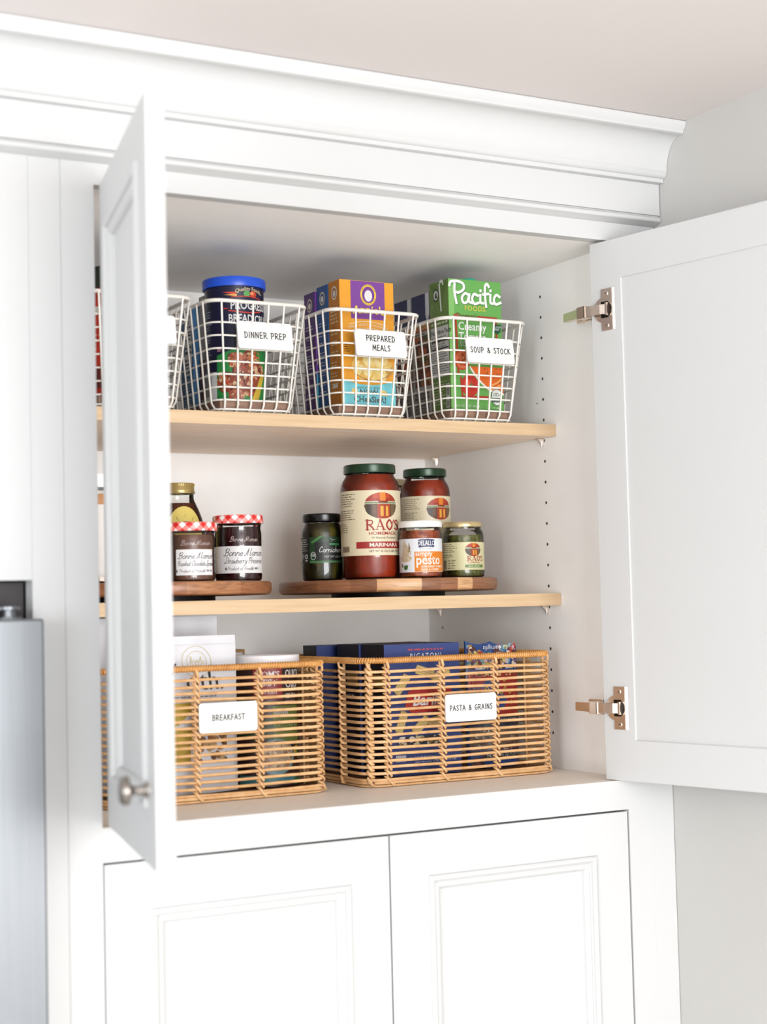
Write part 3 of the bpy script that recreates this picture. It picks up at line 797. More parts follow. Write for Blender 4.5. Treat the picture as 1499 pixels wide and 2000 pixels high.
p.poly([(0.016, 0.019), (0.018, 0.028), (0.027, 0.027), (0.029, 0.019)], (246, 206, 112)); p.poly([(0.069, 0.019), (0.069, 0.028), (0.078, 0.0255), (0.081, 0.018)], (246, 206, 112))
p.build('front_print', t)
p = Print(face_left(md), seed=4)
emblem(p, 0.0200, mh-0.019, 0.0092, (170, 100, 30), (250, 236, 214))
p.lines(0.006, 0.033, 0.130, 0.158, 5, (252, 226, 176))
for k in range(6): p.lines(0.006, 0.031, 0.112-0.0165*k, 0.122-0.0165*k, 2, (252, 226, 176)); p.ring(0.018, 0.1255-0.0165*k, 0.0016, 0.0022, 0.0006, (120, 64, 14), n=12)
p.rect(0.010, 0.030, 0.026, 0.036, (240, 236, 228))
p.build('side_print', t)
# --- the blue and the purple ones behind
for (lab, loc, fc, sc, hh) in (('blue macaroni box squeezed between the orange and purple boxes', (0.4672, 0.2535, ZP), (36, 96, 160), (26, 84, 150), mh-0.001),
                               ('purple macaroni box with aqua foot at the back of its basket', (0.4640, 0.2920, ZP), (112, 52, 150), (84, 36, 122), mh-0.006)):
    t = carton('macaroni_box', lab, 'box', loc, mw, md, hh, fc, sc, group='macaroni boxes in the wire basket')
    p = Print(face_left(md), seed=5, ground=(0.0004, 0.0004, md-0.0004, hh-0.0004, sc))
    emblem(p, 0.0190, hh-0.020, 0.0092, sc, (226, 206, 170))
    for k in range(8): p.lines(0.005, 0.032, 0.022+0.0155*k, 0.031+0.0155*k, 2, (214, 214, 230))
    p.build('side_print', t)
    p = Print(face_front(), seed=6)
    p.band(lambda s: 0.0008, lambda s: 0.056+0.004*(2*s-1)**2, 0.0006, mw-0.0006, (70, 170, 186)); p.ell(0.02, 0.078, 0.018, 0.012, (214, 196, 120))
    p.build('front_print', t)

# --- the green soup carton
gw, gd, gh = 0.1005, 0.0590, 0.2140
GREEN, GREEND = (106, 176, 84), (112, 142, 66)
px_, py_ = 0.6655, 0.2150
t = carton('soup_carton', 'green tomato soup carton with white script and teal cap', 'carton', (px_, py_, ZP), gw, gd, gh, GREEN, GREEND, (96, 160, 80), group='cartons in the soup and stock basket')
b = MB(); b.lathe([(0.0140, 0), (0.0140, 0.0045), (0.0130, 0.0062), (0, 0.0064)], M('teal_cap', (34, 152, 120), 0.4), 28, (0.054, 0.026, gh)); b.build('cap', t, smooth=40)
p = Print(face_front(), seed=7)
p.rect(0.0, 0, 0.010, gh-0.001, (134, 194, 108))
Wt = (252, 252, 248)
pac = [[(.052, .42), (.05, .7), (.062, 1.0)],
       ]
def sc(P, u, v, k): return [[(u+x*k, v+y*k) for x, y in q] for q in P]
PAC = [[(.13, .88), (.12, .5), (.17, .02)], [(-.02, .78), (.02, .95), (.2, 1.0), (.37, .9), (.38, .66), (.24, .5), (.14, .52)],
       [(.52, .42), (.42, .48), (.33, .28), (.37, .06), (.48, .12), (.54, .42)], [(.54, .44), (.53, .14), (.62, .08)],
       [(.79, .42), (.68, .48), (.62, .26), (.68, .05), (.80, .10)],
       [(.86, .46), (.86, .14), (.94, .10)], [(.868, .64), (.870, .66)],
       [(1.11, .86), (1.06, .98), (1.0, .84), (1.0, .3), (1.02, -.04)], [(.94, .5), (1.10, .54)],
       [(1.15, .5), (1.15, .16), (1.22, .12)], [(1.158, .68), (1.160, .70)],
       [(1.42, .44), (1.32, .52), (1.25, .30), (1.30, .10), (1.44, .18)]]
def pac(du, dv): return [[(0.0035+du+x*0.0665, gh-0.0400+dv+y*0.0365) for x, y in q] for q in PAC]
p.stroke(pac(0.0008, -0.0008), 0.0049, (64, 118, 58))
p.stroke(pac(0, 0), 0.0043, Wt)
p.text('FOODS.', 0.0510, 0.1640, 0.0078, (226, 208, 70), bold=0.01, space=1.1)
p.text('Organic', 0.0340, 0.1495, 0.0100, (104, 66, 24), bold=0.012)
RED = (186, 60, 34)
p.stroke([[(0.010, 0.1545), (0.0165, 0.1545)], [(0.056, 0.1545), (0.090, 0.1540)], [(0.012, 0.1545), (0.0135, 0.1150), (0.015, 0.0600)], [(0.0195, 0.0540), (0.0215, 0.0240)], [(0.0215, 0.0240), (0.0700, 0.0245)], [(0.0890, 0.1535), (0.0905, 0.0900)]], 0.0036, RED)
p.text('Creamy', 0.0170, 0.1320, 0.0125, Wt, align='l', bold=0.015, sx=0.92); p.text('Tomato', 0.0170, 0.1160, 0.0118, Wt, align='l', bold=0.015, sx=0.96)
p.text('SOUP', 0.0195, 0.1050, 0.0080, Wt, align='l', sx=0.8)
p.poly([(0.0830, 0.1440), (0.0980, 0.1440), (0.0975, 0.1325), (0.0905, 0.1275), (0.0835, 0.1325)], (24, 84, 58))
p.text('GLUTEN', 0.0905, 0.1385, 0.0030, Wt); p.text('FREE', 0.0905, 0.1345, 0.0030, Wt)
for k in range(6): p.poly([(0.085, 0.100), (0.078+0.005*k, 0.1175-0.0015*abs(k-3)), (0.088, 0.104)], (136, 184, 70))
# tomatoes and a bowl of soup
p.ell(0.0220, 0.0830, 0.0150, 0.0165, (206, 66, 36)); p.ell(0.0225, 0.0830, 0.0125, 0.0140, (232, 120, 78)); p.blobs(lambda u, v: True, (0.014, 0.0735, 0.032, 0.0925), 14, 0.0018, 0.0034, [(196, 50, 26), (244, 170, 120), (220, 90, 50)])
p.ell(0.0360, 0.0420, 0.0165, 0.0175, (204, 44, 28)); p.ell(0.0310, 0.0450, 0.0050, 0.0075, (232, 96, 66))
for k in range(5): p.poly([(0.037, 0.044), (0.037+0.007*math.cos(k*1.25), 0.045+0.006*math.sin(k*1.25)), (0.0385, 0.0425)], (70, 130, 44))
def bowl(s): return 0.0320+0.042*(1-s)**2.2
p.band(lambda s: bowl(s)-0.0035, lambda s: 0.0735, 0.0360, gw-0.0008, (250, 246, 238)); p.band(lambda s: bowl(s), lambda s: 0.0735, 0.0375, gw-0.0008, (238, 108, 26))
p.blobs(lambda u, v: v > 0.045+0.04*(1-(u-0.0375)/0.062)**2.2, (0.045, 0.045, 0.096, 0.072), 26, 0.0007, 0.0014, [(120, 60, 16), (96, 92, 30), (150, 76, 20)])
p.stroke([[(0.078, 0.044), (0.090, 0.050), (0.098, 0.056)], [(0.080, 0.037), (0.092, 0.044)]], 0.0030, (252, 178, 96))
p.ell(0.0865, 0.0250, 0.0108, 0.0138, Wt); p.band(lambda s: 0.0165, lambda s: 0.0240, 0.0770, 0.0960, (30, 96, 74)); p.ring(0.0865, 0.0250, 0.0104, 0.0132, 0.0008, (30, 70, 60))
p.text('USDA', 0.0865, 0.0265, 0.0055, (30, 90, 70), bold=0.01); p.text('ORGANIC', 0.0865, 0.0182, 0.0040, Wt)
p.text('32 FL OZ (1 QT) 946 mL', 0.0300, 0.0070, 0.0036, (226, 240, 214), sx=0.9); p.lines(0.078, 0.098, 0.0055, 0.0090, 1, (226, 240, 214))
p.build('front_print', t)
p = Print(face_left(gd), seed=8)
p.poly([(0.004, gh-0.004), (0.034, gh-0.048), (0.056, gh-0.004)], (98, 128, 54)); p.stroke([[(0.032, gh-0.006), (0.036, gh-0.048)], [(0.0345, gh-0.002), (0.041, gh-0.001), (0.043, gh-0.006)]], 0.0040, (240, 246, 236))
p.ell(0.0205, gh-0.0215, 0.0095, 0.0105, (34, 40, 30)); p.ell(0.0205, gh-0.0215, 0.0072, 0.0080, (220, 230, 212)); p.poly([(0.0165, gh-0.0260), (0.0215, gh-0.0150), (0.0250, gh-0.0265)], (34, 40, 30))
p.ring(0.0085, gh-0.046, 0.004, 0.009, 0.0007, (190, 210, 166)); p.lines(0.004, 0.056, gh-0.072, gh-0.058, 2, (226, 236, 206), th=0.5)
p.rect(0.003, 0.058, gd-0.0015, gh-0.074, (226, 226, 220)); 
p.text('Nutrition Facts', 0.0045, gh-0.0860, 0.0072, (30, 30, 30), align='l', bold=0.02, sx=0.96)
for v in (0.117, 0.104, 0.0, 0.080): 
    if v: p.rect(0.005, v-0.0012, 0.0565, v+0.0012, (30, 30, 30))
p.lines(0.005, 0.056, 0.0605, 0.125, 16, (88, 88, 84), th=0.3)
for k in range(12): p.rect(0.005, 0.063+0.0045*k, 0.0565, 0.0633+0.0045*k, (110, 110, 106))
p.lines(0.004, 0.050, 0.012, 0.052, 9, (196, 214, 168), th=0.35)
p.rect(0.046, 0.006, 0.0575, 0.045, (214, 222, 206)); p.barcode(0.0475, 0.008, 0.056, 0.018, vert=True); p.barcode(0.0475, 0.026, 0.056, 0.043, vert=True)
p.build('side_print', t)
# --- two broth cartons behind it
for i, lab in enumerate(('broth carton with navy top directly behind the green carton', 'broth carton with navy top, rearmost in the soup basket')):
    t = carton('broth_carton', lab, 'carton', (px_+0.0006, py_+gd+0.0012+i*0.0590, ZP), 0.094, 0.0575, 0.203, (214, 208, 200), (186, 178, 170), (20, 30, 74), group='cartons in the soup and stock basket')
    p = Print(face_left(0.0575), seed=9+i, ground=(0.0004, 0.0004, 0.0571, 0.2026, (196, 190, 184)))
    p.rect(0.0003, 0.158, 0.0572, 0.2028, (24, 32, 84)); p.rect(0.0440, 0.166, 0.0560, 0.2025, (222, 224, 228)); p.poly([(0.0442, 0.166), (0.050, 0.150), (0.0558, 0.166)], (208, 210, 214))
    p.rect(0.0003, 0.140, 0.0572, 0.155, (176, 92, 44)); p.text('CHICKEN', 0.034, 0.1445, 0.0070, (240, 200, 120), bold=0.01)
    p.rect(0.006, 0.050, 0.0565, 0.134, (110, 62, 36))
    p.blobs(lambda u, v: True, (0.006, 0.050, 0.0565, 0.134), 46, 0.003, 0.010, [(196, 92, 40), (166, 110, 60), (140, 60, 34), (84, 88, 36), (206, 150, 90), (70, 44, 30)])
    p.barcode(0.004, 0.006, 0.050, 0.040, vert=True); p.lines(0.006, 0.05, 0.134, 0.1395, 1, (70, 66, 62))
    p.build('side_print', t)

# --- the navy breadcrumb canister
cl = (0.3108, 0.2600, ZP)
CR, CH = 0.0448, 0.1890
t = thing('canister', 'navy breadcrumb canister with bright blue lid in the wire basket', 'canister', cl)
NAVY = (12, 16, 56)
b = MB(); b.lathe([(0, 0), (CR-0.001, 0), (CR, 0.001), (CR, CH-0.008)], C_(NAVY, 0.35), 64); b.build('can_body', t, smooth=40)
b = MB(); b.lathe([(CR, CH-0.0140), (0.0478, CH-0.0142), (0.0482, CH-0.0130), (0.0482, CH-0.0020), (0.0472, CH), (0.0452, CH-0.0002), (0.044, CH-0.003), (0, CH-0.0032)], M('blue_lid', (24, 74, 190), 0.35), 64); b.build('lid', t, smooth=40)
a0 = facing(cl)
p = Print(cyl(CR, a0), du=0.004, seed=11)
uC = 0.0205
p.text('-Quality Foods-', uC+0.004, 0.1680, 0.0056, (250, 230, 180), arc=-9.0); 
p.ell(uC-0.001, 0.1630, 0.0052, 0.0045, (90, 170, 90)); p.ell(uC+0.010, 0.1630, 0.0062, 0.0048, (206, 62, 38)); p.ell(uC+0.008, 0.1640, 0.0032, 0.0026, (240, 150, 90))
p.poly([(-0.018, 0.1655), (0.0035, 0.1650), (0.0010, 0.1605)], (222, 70, 44)); p.poly([(-0.016, 0.1612), (0.0040, 0.1622), (0.0040, 0.1585)], (240, 180, 80))
p.stroke([[(-0.004, 0.1575), (0.02, 0.1590), (0.045, 0.157)]], 0.0013, (214, 60, 40))
p.text('PROGRESSO', -0.0055, 0.1395, 0.0118, (250, 250, 250), align='l', bold=0.025, sx=0.78)
p.stroke([[(-0.008, 0.1370), (0.02, 0.1345), (0.045, 0.1375)]], 0.0016, (226, 60, 40)); p.stroke([[(-0.016, 0.1405), (-0.010, 0.1405)]], 0.0013, (226, 60, 40))
p.text('BREAD CRUMBS', -0.0085, 0.1200, 0.0115, (250, 250, 250), align='l', bold=0.015, sx=0.74)
for k in range(4): p.lines(-0.060, -0.038, 0.128-0.019*k, 0.140-0.019*k, 3, (170, 176, 206))
p.lines(-0.028, -0.018, 0.076, 0.081, 2, (214, 150, 170), th=0.6)
# meatball picture over green
p.band(lambda s: 0.0015, lambda s: 0.070+0.014*math.sin(min(1, s*1.6)*math.pi/2), -0.0290, 0.0660, (38, 142, 64), n=24)
mc = [(150, 62, 36), (176, 84, 48), (122, 44, 28), (196, 120, 76), (226, 178, 132), (206, 60, 34), (92, 36, 24), (236, 206, 160)]
for (cu, cv, rr) in ((-0.014, 0.030, 0.0155), (0.010, 0.046, 0.0150), (0.021, 0.024, 0.0160), (0.001, 0.012, 0.0115), (0.037, 0.045, 0.014), (0.0, 0.063, 0.011), (0.022, 0.066, 0.012)):
    p.ell(cu, cv, rr, min(rr, cv-0.002), (150, 66, 40))
    p.blobs(lambda u, v: (u-cu)**2+(v-cv)**2 < rr*rr, (cu-rr, max(0.002, cv-rr), cu+rr, cv+rr), 44, 0.0012, 0.0042, mc)
p.blobs(lambda u, v: True, (0.020, 0.050, 0.040, 0.080), 30, 0.001, 0.004, [(232, 150, 70), (240, 190, 110), (214, 100, 50)], asp=(0.15, 0.35))
p.poly([(0.024, 0.003), (0.036, 0.003), (0.050, 0.040), (0.044, 0.046)], (228, 192, 60))
p.rect(-0.066, 0.003, -0.029, 0.046, (222, 222, 222)); p.barcode(-0.062, 0.010, -0.040, 0.040)
p.build('wrap_print', t)
# --- blue box and clear packet behind the canister
t = carton('baking_box', 'blue box with white nutrition panel behind the navy canister', 'box', (0.2625, 0.3100, ZP), 0.09, 0.0470, 0.1590, (52, 108, 156), (48, 112, 160), (120, 150, 170))
p = Print(face_left(0.0470), seed=13, ground=(0.0004, 0.0004, 0.0466, 0.1586, (48, 112, 160)))
p.rect(0.015, 0.052, 0.043, 0.150, (226, 230, 232)); p.text('Nutrition', 0.0165, 0.1400, 0.0056, (30, 32, 40), align='l', bold=0.02); p.text('Facts', 0.0165, 0.1330, 0.0056, (30, 32, 40), align='l', bold=0.02)
p.lines(0.0165, 0.0420, 0.054, 0.1300, 12, (40, 42, 50), th=0.42)
for k in (0.118, 0.086, 0.062): p.rect(0.0165, k, 0.042, k+0.0025, (30, 32, 40))
p.lines(0.013, 0.044, 0.004, 0.048, 10, (166, 190, 214), th=0.4)
p.build('side_print', t)
t = carton('baking_box', 'grey and brown box standing between the canister and blue box', 'box', (0.2720, 0.3060-0.0205, ZP), 0.022, 0.0200, 0.1700, (176, 172, 166), (168, 164, 158), (200, 198, 194))
p = Print(face_left(0.0200), seed=14); p.rect(0.0005, 0.012, 0.0195, 0.072, (112, 62, 36)); p.build('side_print', t)
# --- in the leftmost basket: a red bottle and a dark packet
bl = (0.1050, 0.2500, ZP)
t = thing('sauce_bottle', 'red bottle with dark lid seen through the slit beside the left door', 'bottle', bl)
b = MB(); b.lathe([(0, 0), (0.030, 0), (0.032, 0.004), (0.032, 0.135), (0.028, 0.150), (0.020, 0.160)], M('red_sauce', (158, 36, 18), 0.25, var=0.2, scale=30), 40); b.build('bottle_body', t, smooth=40)
b = MB(); b.lathe([(0.0, 0.158), (0.021, 0.160), (0.0215, 0.162), (0.0215, 0.190), (0.020, 0.1915), (0, 0.192)], M('dark_green_lid', (26, 34, 26), 0.4), 32); b.build('lid', t, smooth=40)
p = Print(cyl(0.032, facing(bl)), du=0.004, seed=15); p.rect(-0.05, 0.118, 0.05, 0.130, (206, 196, 190)); p.rect(-0.05, 0.012, 0.05, 0.044, (94, 22, 14)); p.lines(-0.02, 0.02, 0.066, 0.092, 4, (236, 170, 140), th=0.4)
p.build('label_print', t)
t = carton('snack_box', 'dark brown box low in the leftmost wire basket', 'box', (0.1310, 0.2250, ZP), 0.050, 0.16, 0.085, (44, 26, 20), (52, 30, 22), (60, 38, 28))

# ================================================================== MIDDLE SHELF
TB, TT = S2T+0.0085, S2T+0.0290       # underside and top of the boards
def turntable(label, x, y, mt, R=0.182):
    t = thing('turntable', label, 'turntable', (x, y, S2T), group='round wooden turntables on the lower shelf')
    b = MB(); h0, h1 = TB-S2T, TT-S2T
    b.lathe([(0, h0), (R-0.006, h0), (R-0.0018, h0+0.0018), (R, h0+0.006), (R, h1-0.004), (R-0.0012, h1-0.0012), (R-0.004, h1), (0, h1)], mt, 96); b.build('board', t, smooth=35)
    b = MB(); b.lathe([(0, 0.0002), (0.094, 0.0002), (0.095, 0.001), (0.095, h0-0.0003), (0, h0-0.0002)], BLACKP, 64); b.build('swivel_base', t, smooth=35)['label'] = 'black swivel base'
turntable('patchwork acacia turntable under the tomato sauce jars', 0.6350, 0.3820, ACACIA)
turntable('plain walnut turntable under the gingham-lidded jars', 0.2200, 0.3820, WALNUT)

def jar(name, label, loc, body, fill, lid, lidm, glass_in=0.0016, cat='jar', group=None, n=56, lid_uv=False, fillm=None):
    """body: outer glass profile; fill: height of contents; lid: profile"""
    t = thing(name, label, cat, loc, 0, group)
    b = MB(); b.lathe([(0, 0.0003)]+body, GLASS, n); b.build('glass_jar', t, smooth=40)
    q = []
    for r, z in body:
        if z <= fill: q.append((max(r-glass_in, 0.001), max(z, 0.002)))
    # interpolate the fill level
    for i in range(len(body)-1):
        if body[i][1] <= fill < body[i+1][1]:
            k = (fill-body[i][1])/(body[i+1][1]-body[i][1]); q.append((body[i][0]+(body[i+1][0]-body[i][0])*k-glass_in, fill))
    q = [(0, 0.002)]+q+[(0, q[-1][1])]
    b = MB(); b.lathe(q, fillm, n); b.build('contents', t, smooth=40)
    b = MB(); b.lathe(lid, lidm, n, uv=lid_uv); b.build('lid', t, smooth=40)
    return t
def lidprof(R, z0, z1): return [(R-0.002, z0+0.0015), (R, z0), (R+0.0004, z0+0.001), (R+0.0002, z1-0.002), (R-0.0014, z1-0.0002), (R-0.004, z1), (R-0.006, z1-0.0008), (0, z1-0.0008)]
SAUCE = M('tomato_sauce', (142, 42, 14), 0.3, var=0.22, scale=70)
GREENLID = M('dark_green_metal_lid', (26, 54, 34), 0.3, 0.3)
CREAM = (238, 226, 192)
def oval_scene(p, u, v, ru, rv):
    """small oval street picture: red front, awning and two lit doors"""
    def half(s): return rv*math.sqrt(max(0, 1-(2*s-1)**2))
    def seg(lo, hi, c, u0=-1.0, u1=1.0, n=20):
        P = []
        for i in range(n+1):
            x = u0+(u1-u0)*i/n; hh = math.sqrt(max(0, 1-x*x))
            a = max(lo, -hh); b2 = min(hi, hh)
            if b2 < a: a = b2 = max(-hh, min(hh, (lo+hi)/2))
            P.append((u+ru*x, v+rv*a, v+rv*b2))
        p.quads(P, C_(c))
    seg(-1, 1, (92, 66, 44)); seg(0.30, 1, (170, 46, 22)); seg(0.55, 1, (196, 70, 28), -0.5, 0.5); seg(0.3, 1, (236, 138, 44), -0.12, 0.22)
    seg(0.12, 0.34, (196, 200, 166)); seg(0.18, 0.26, (120, 136, 100)); seg(-1, 0.12, (176, 60, 30), -0.28, 0.50)
    seg(-0.80, -0.05, (236, 176, 66), -0.10, 0.08); seg(-0.80, -0.05, (236, 176, 66), 0.22, 0.38); seg(-0.9, 0.10, (120, 96, 66), 0.55, 0.80); seg(-0.7, 0.05, (60, 48, 36), -0.85, -0.62)
    seg(-0.6, 0.05, (112, 80, 56), -0.55, -0.36)
    seg(0.22, 0.36, (140, 34, 18), -0.2, 0.35)
def serif_raos(p, u, v, h, c):
    """R A O ' S in heavy slab-serif capitals; u is the left edge"""
    k = h
    def st(P, wd, sm=False): p.stroke([[(u+x*k*1.25, v+y*k) for x, y in q] for q in P], wd*k, c, smooth=sm, bump=False)
    k *= 1.0
    p.bump()
    st([[(.16, .02), (.16, .98)]], .19); st([[(.0, .03), (.34, .03)], [(.0, .97), (.3, .97)]], .07)
    st([[(.2, .96), (.52, .92), (.58, .74), (.48, .54), (.2, .50)]], .12, True); st([[(.34, .50), (.56, .22), (.66, .03)]], .17, True); st([[(.58, .03), (.78, .03)]], .07)
    st([[(.90, .03), (1.18, .96)]], .08); st([[(1.20, .98), (1.50, .03)]], .19); st([[(1.0, .32), (1.36, .32)]], .07); st([[(.78, .03), (1.04, .03)], [(1.34, .03), (1.66, .03)]], .07)
    st([[(2.02, .98), (1.76, .5), (2.02, .02), (2.30, .5), (2.02, .98)]], .17, True)
    st([[(2.46, .98), (2.40, .72)]], .12)
    st([[(2.98, .84), (2.78, .98), (2.60, .78), (2.80, .52), (2.98, .26), (2.78, .02), (2.58, .16)]], .15, True)
# --- big marinara jar
jl = (0.5600, 0.3000, TT+0.0002); JR = 0.0480; JH = 0.1830
body = [(0.040, 0.0003), (0.0455, 0.003), (JR, 0.010), (JR, 0.1420), (0.0472, 0.1490), (0.0445, 0.1560), (0.0405, 0.1620), (0.0385, 0.1660), (0.0382, 0.1760)]
t = jar('sauce_jar', 'large red marinara jar with green lid and cream label, tallest on the board', jl, body, 0.1660, lidprof(0.0415, 0.1690, JH), GREENLID, fillm=SAUCE, group='tomato sauce jars on the acacia turntable')
RD = (168, 40, 38)
def raos_label(t, loc, JR, v0, v1, k, big=True, seed=20, turn=0.0):
    p = Print(cyl(JR+0.0001, facing(loc)+math.radians(turn)), du=0.004, seed=seed)
    p.rect(-JR*2.4, v0, JR*2.4, v1, CREAM)
    hgt = v1-v0
    uc = 0.0200*k
    oval_scene(p, uc-0.001, v1-0.0245*k, 0.0290*k, 0.0208*k)
    if big:
        serif_raos(p, -0.0085*k, v0+0.0400*k, 0.0158*k, RD)
        p.text('HOMEMADE', uc+0.001, v0+0.0322*k, 0.0050*k, RD, bold=0.012, sx=1.22); p.text('All Natural, Premium', uc+0.002, v0+0.0262*k, 0.0034*k, (90, 70, 60))
        p.rect(-0.0240*k, v0+0.0110*k, 0.0620*k, v0+0.0215*k, RD)
        p.text('MARINARA', uc+0.003, v0+0.0138*k, 0.0056*k, (248, 240, 220), bold=0.025, sx=1.25)
        p.text('NET WT 32 OZ (2 LBS) 907g', uc+0.004, v0+0.0050*k, 0.0034*k, (70, 62, 54), sx=0.9)
        p.barcode(-0.0560*k, v0+0.0060*k, -0.0380*k, v0+0.0150*k, (120, 84, 70))
    p.lines(-0.0600*k, -0.0215*k, v1-0.0260*k, v1-0.0040*k, 6, (104, 92, 74), th=0.28); p.lines(-0.0600*k, -0.0240*k, v1-0.0470*k, v1-0.0300*k, 5, (104, 92, 74), th=0.28); p.lines(-0.0600*k, -0.0400*k, v0+0.0360*k, v1-0.0510*k, 5, (104, 92, 74), th=0.28)
    p.build('label_print', t)
raos_label(t, jl, JR, 0.0370, 0.1400, 1.0)
# --- second, smaller sauce jar
j2 = (0.7090, 0.3780, TT+0.0002)
body = [(0.036, 0.0003), (0.040, 0.003), (0.0420, 0.010), (0.0420, 0.1450), (0.0412, 0.1520), (0.0388, 0.1590), (0.0352, 0.1650), (0.0335, 0.1690), (0.0333, 0.1780)]
t = jar('sauce_jar', 'smaller green-lidded sauce jar behind the white-lidded pesto jar', j2, body, 0.1660, lidprof(0.0364, 0.1725, 0.1860), GREENLID, fillm=SAUCE, group='tomato sauce jars on the acacia turntable')
raos_label(t, j2, 0.0420, 0.0600, 0.1385, 0.88, big=False, seed=21, turn=14)
# --- white-lidded pesto jar
j3 = (0.6125, 0.2330, TT+0.0002)
REDP = ramp_mat('red_pesto', [(0.25, (96, 36, 16)), (0.5, (150, 66, 30)), (0.75, (178, 98, 48))], (1, 1, 1), 160, 0.4)
body = [(0.0300, 0.0003), (0.0328, 0.003), (0.0336, 0.008), (0.0336, 0.0640), (0.0330, 0.0690), (0.0322, 0.0720), (0.0322, 0.0830)]
t = jar('pesto_jar', 'white-lidded red pesto jar with orange and white label in front', j3, body, 0.0740, lidprof(0.0345, 0.0790, 0.0895), M('white_metal_lid', (226, 224, 220), 0.35), fillm=REDP)
p = Print(cyl(0.0337, facing(j3)), du=0.003, seed=22)
p.rect(-0.0337*2.2, 0.0085, 0.0337*2.2, 0.0610, (238, 240, 244))
p.poly([(-0.036, 0.026), (-0.033, 0.045), (-0.0295, 0.060), (-0.024, 0.052), (-0.0215, 0.0500), (-0.0195, 0.036), (-0.014, 0.031), (-0.018, 0.026), (-0.026, 0.024)], (212, 190, 156)); p.poly([(-0.0215, 0.040), (-0.0190, 0.0560), (-0.0165, 0.046), (-0.0180, 0.040)], (150, 128, 96))
p.blobs(lambda u, v: v < 0.056-abs(u+0.029)*1.2, (-0.037, 0.026, -0.015, 0.052), 26, 0.001, 0.003, [(226, 206, 174), (196, 172, 136), (216, 196, 164), (206, 182, 148)])
p.poly([(-0.031, 0.018), (-0.026, 0.0200), (-0.0215, 0.0195), (-0.0225, 0.014), (-0.0260, 0.0115), (-0.030, 0.0135)], (70, 110, 50)); p.ell(-0.0345, 0.019, 0.002, 0.003, (96, 84, 60))
p.rect(-0.0100, 0.0090, 0.0500, 0.0405, (232, 132, 24))
p.poly([(-0.0048, 0.0585), (0.0010, 0.0598), (0.0120, 0.0603), (0.0232, 0.0590), (0.0226, 0.0470), (0.0120, 0.0480), (-0.0030, 0.0465)], (48, 52, 92))
p.text('DELALLO', 0.0095, 0.0500, 0.0076, (248, 248, 250), bold=0.015, sx=0.62); p.text('MADE IN ITALY', 0.0095, 0.0435, 0.0022, (130, 136, 150))
p.text('simply', -0.0085, 0.0338, 0.0075, (252, 248, 240), align='l', bold=0.01, sx=1.0); p.text('pesto', -0.0072, 0.0205, 0.0148, (252, 248, 240), align='l', bold=0.015, sx=0.88)
p.text('SUN-DRIED TOMATO', 0.0005, 0.0155, 0.0030, (252, 248, 240), align='l', bold=0.015); p.text('BASIL & CHEESE', 0.0005, 0.0108, 0.0030, (252, 248, 240), align='l', bold=0.015)
p.build('label_print', t)
# --- gold-lidded green pesto jar
j4 = (0.7330, 0.3000, TT+0.0002)
GREENP = ramp_mat('green_pesto', [(0.25, (34, 36, 14)), (0.5, (84, 86, 34)), (0.75, (128, 124, 60))], (1, 1, 1), 190, 0.4)
body = [(0.0310, 0.0003), (0.0338, 0.003), (0.0346, 0.008), (0.0346, 0.0680), (0.0338, 0.0735), (0.0318, 0.0780), (0.0300, 0.0800), (0.0300, 0.0870)]
t = jar('pesto_jar', 'gold-lidded green pesto jar with cream label at the right', j4, body, 0.0700, lidprof(0.0316, 0.0835, 0.0920), M('gold_lid', (206, 186, 140), 0.3, 0.6), fillm=GREENP)
p = Print(cyl(0.0347, facing(j4)), du=0.003, seed=23)
p.rect(-0.0347*2.2, 0.0125, 0.0347*2.2, 0.0580, (232, 226, 178))
oval_scene(p, 0.0180, 0.0455, 0.0150, 0.0108)
serif_raos(p, 0.0062, 0.0270, 0.0082, RD); p.text('HOMEMADE', 0.0190, 0.0232, 0.0024, RD, sx=1.2)
p.rect(0.0030, 0.0162, 0.0380, 0.0210, (108, 140, 62)); p.text('BASIL PESTO', 0.0190, 0.0172, 0.0026, (240, 240, 214), bold=0.01)
p.lines(-0.046, -0.0085, 0.0410, 0.0560, 5, (120, 112, 76), th=0.3); p.lines(-0.046, -0.014, 0.0330, 0.0390, 2, (120, 112, 76), th=0.3); p.lines(-0.027, -0.012, 0.0140, 0.0300, 4, (110, 102, 70), th=0.3); p.barcode(-0.0395, 0.0145, -0.0305, 0.0290, (96, 90, 66))
p.build('label_print', t)
# --- jar of cornichons
j5 = (0.5090, 0.3720, TT+0.0002)
PICK = ramp_mat('pickled_gherkins', [(0.2, (12, 12, 5)), (0.5, (38, 36, 12)), (0.75, (104, 92, 28))], (1, 1, 0.35), 60, 0.35)
body = [(0.0290, 0.0003), (0.0330, 0.003), (0.0345, 0.010), (0.0345, 0.0760), (0.0335, 0.0820), (0.0305, 0.0890), (0.0285, 0.0930), (0.0285, 0.0980)]
t = jar('gherkin_jar', 'dark green gherkin jar with black lid beside the marinara jar', j5, body, 0.0930, lidprof(0.0318, 0.0960, 0.1085), M('black_metal_lid', (14, 14, 15), 0.25, 0.2), fillm=PICK)
p = Print(cyl(0.0346, facing(j5)), du=0.003, seed=24)
p.rect(-0.0346*2.2, 0.0290, 0.0346*2.2, 0.0700, (18, 20, 18))
p.rect(-0.0220, 0.0290, 0.0346, 0.0705, (28, 62, 34)); p.rect(-0.0130, 0.0320, 0.0346, 0.0620, (22, 26, 22)); p.poly([(-0.020, 0.062), (-0.004, 0.072), (0.003, 0.072), (-0.016, 0.060)], (74, 130, 66)); p.rect(-0.0220, 0.0285, 0.0346, 0.0318, (70, 120, 74))
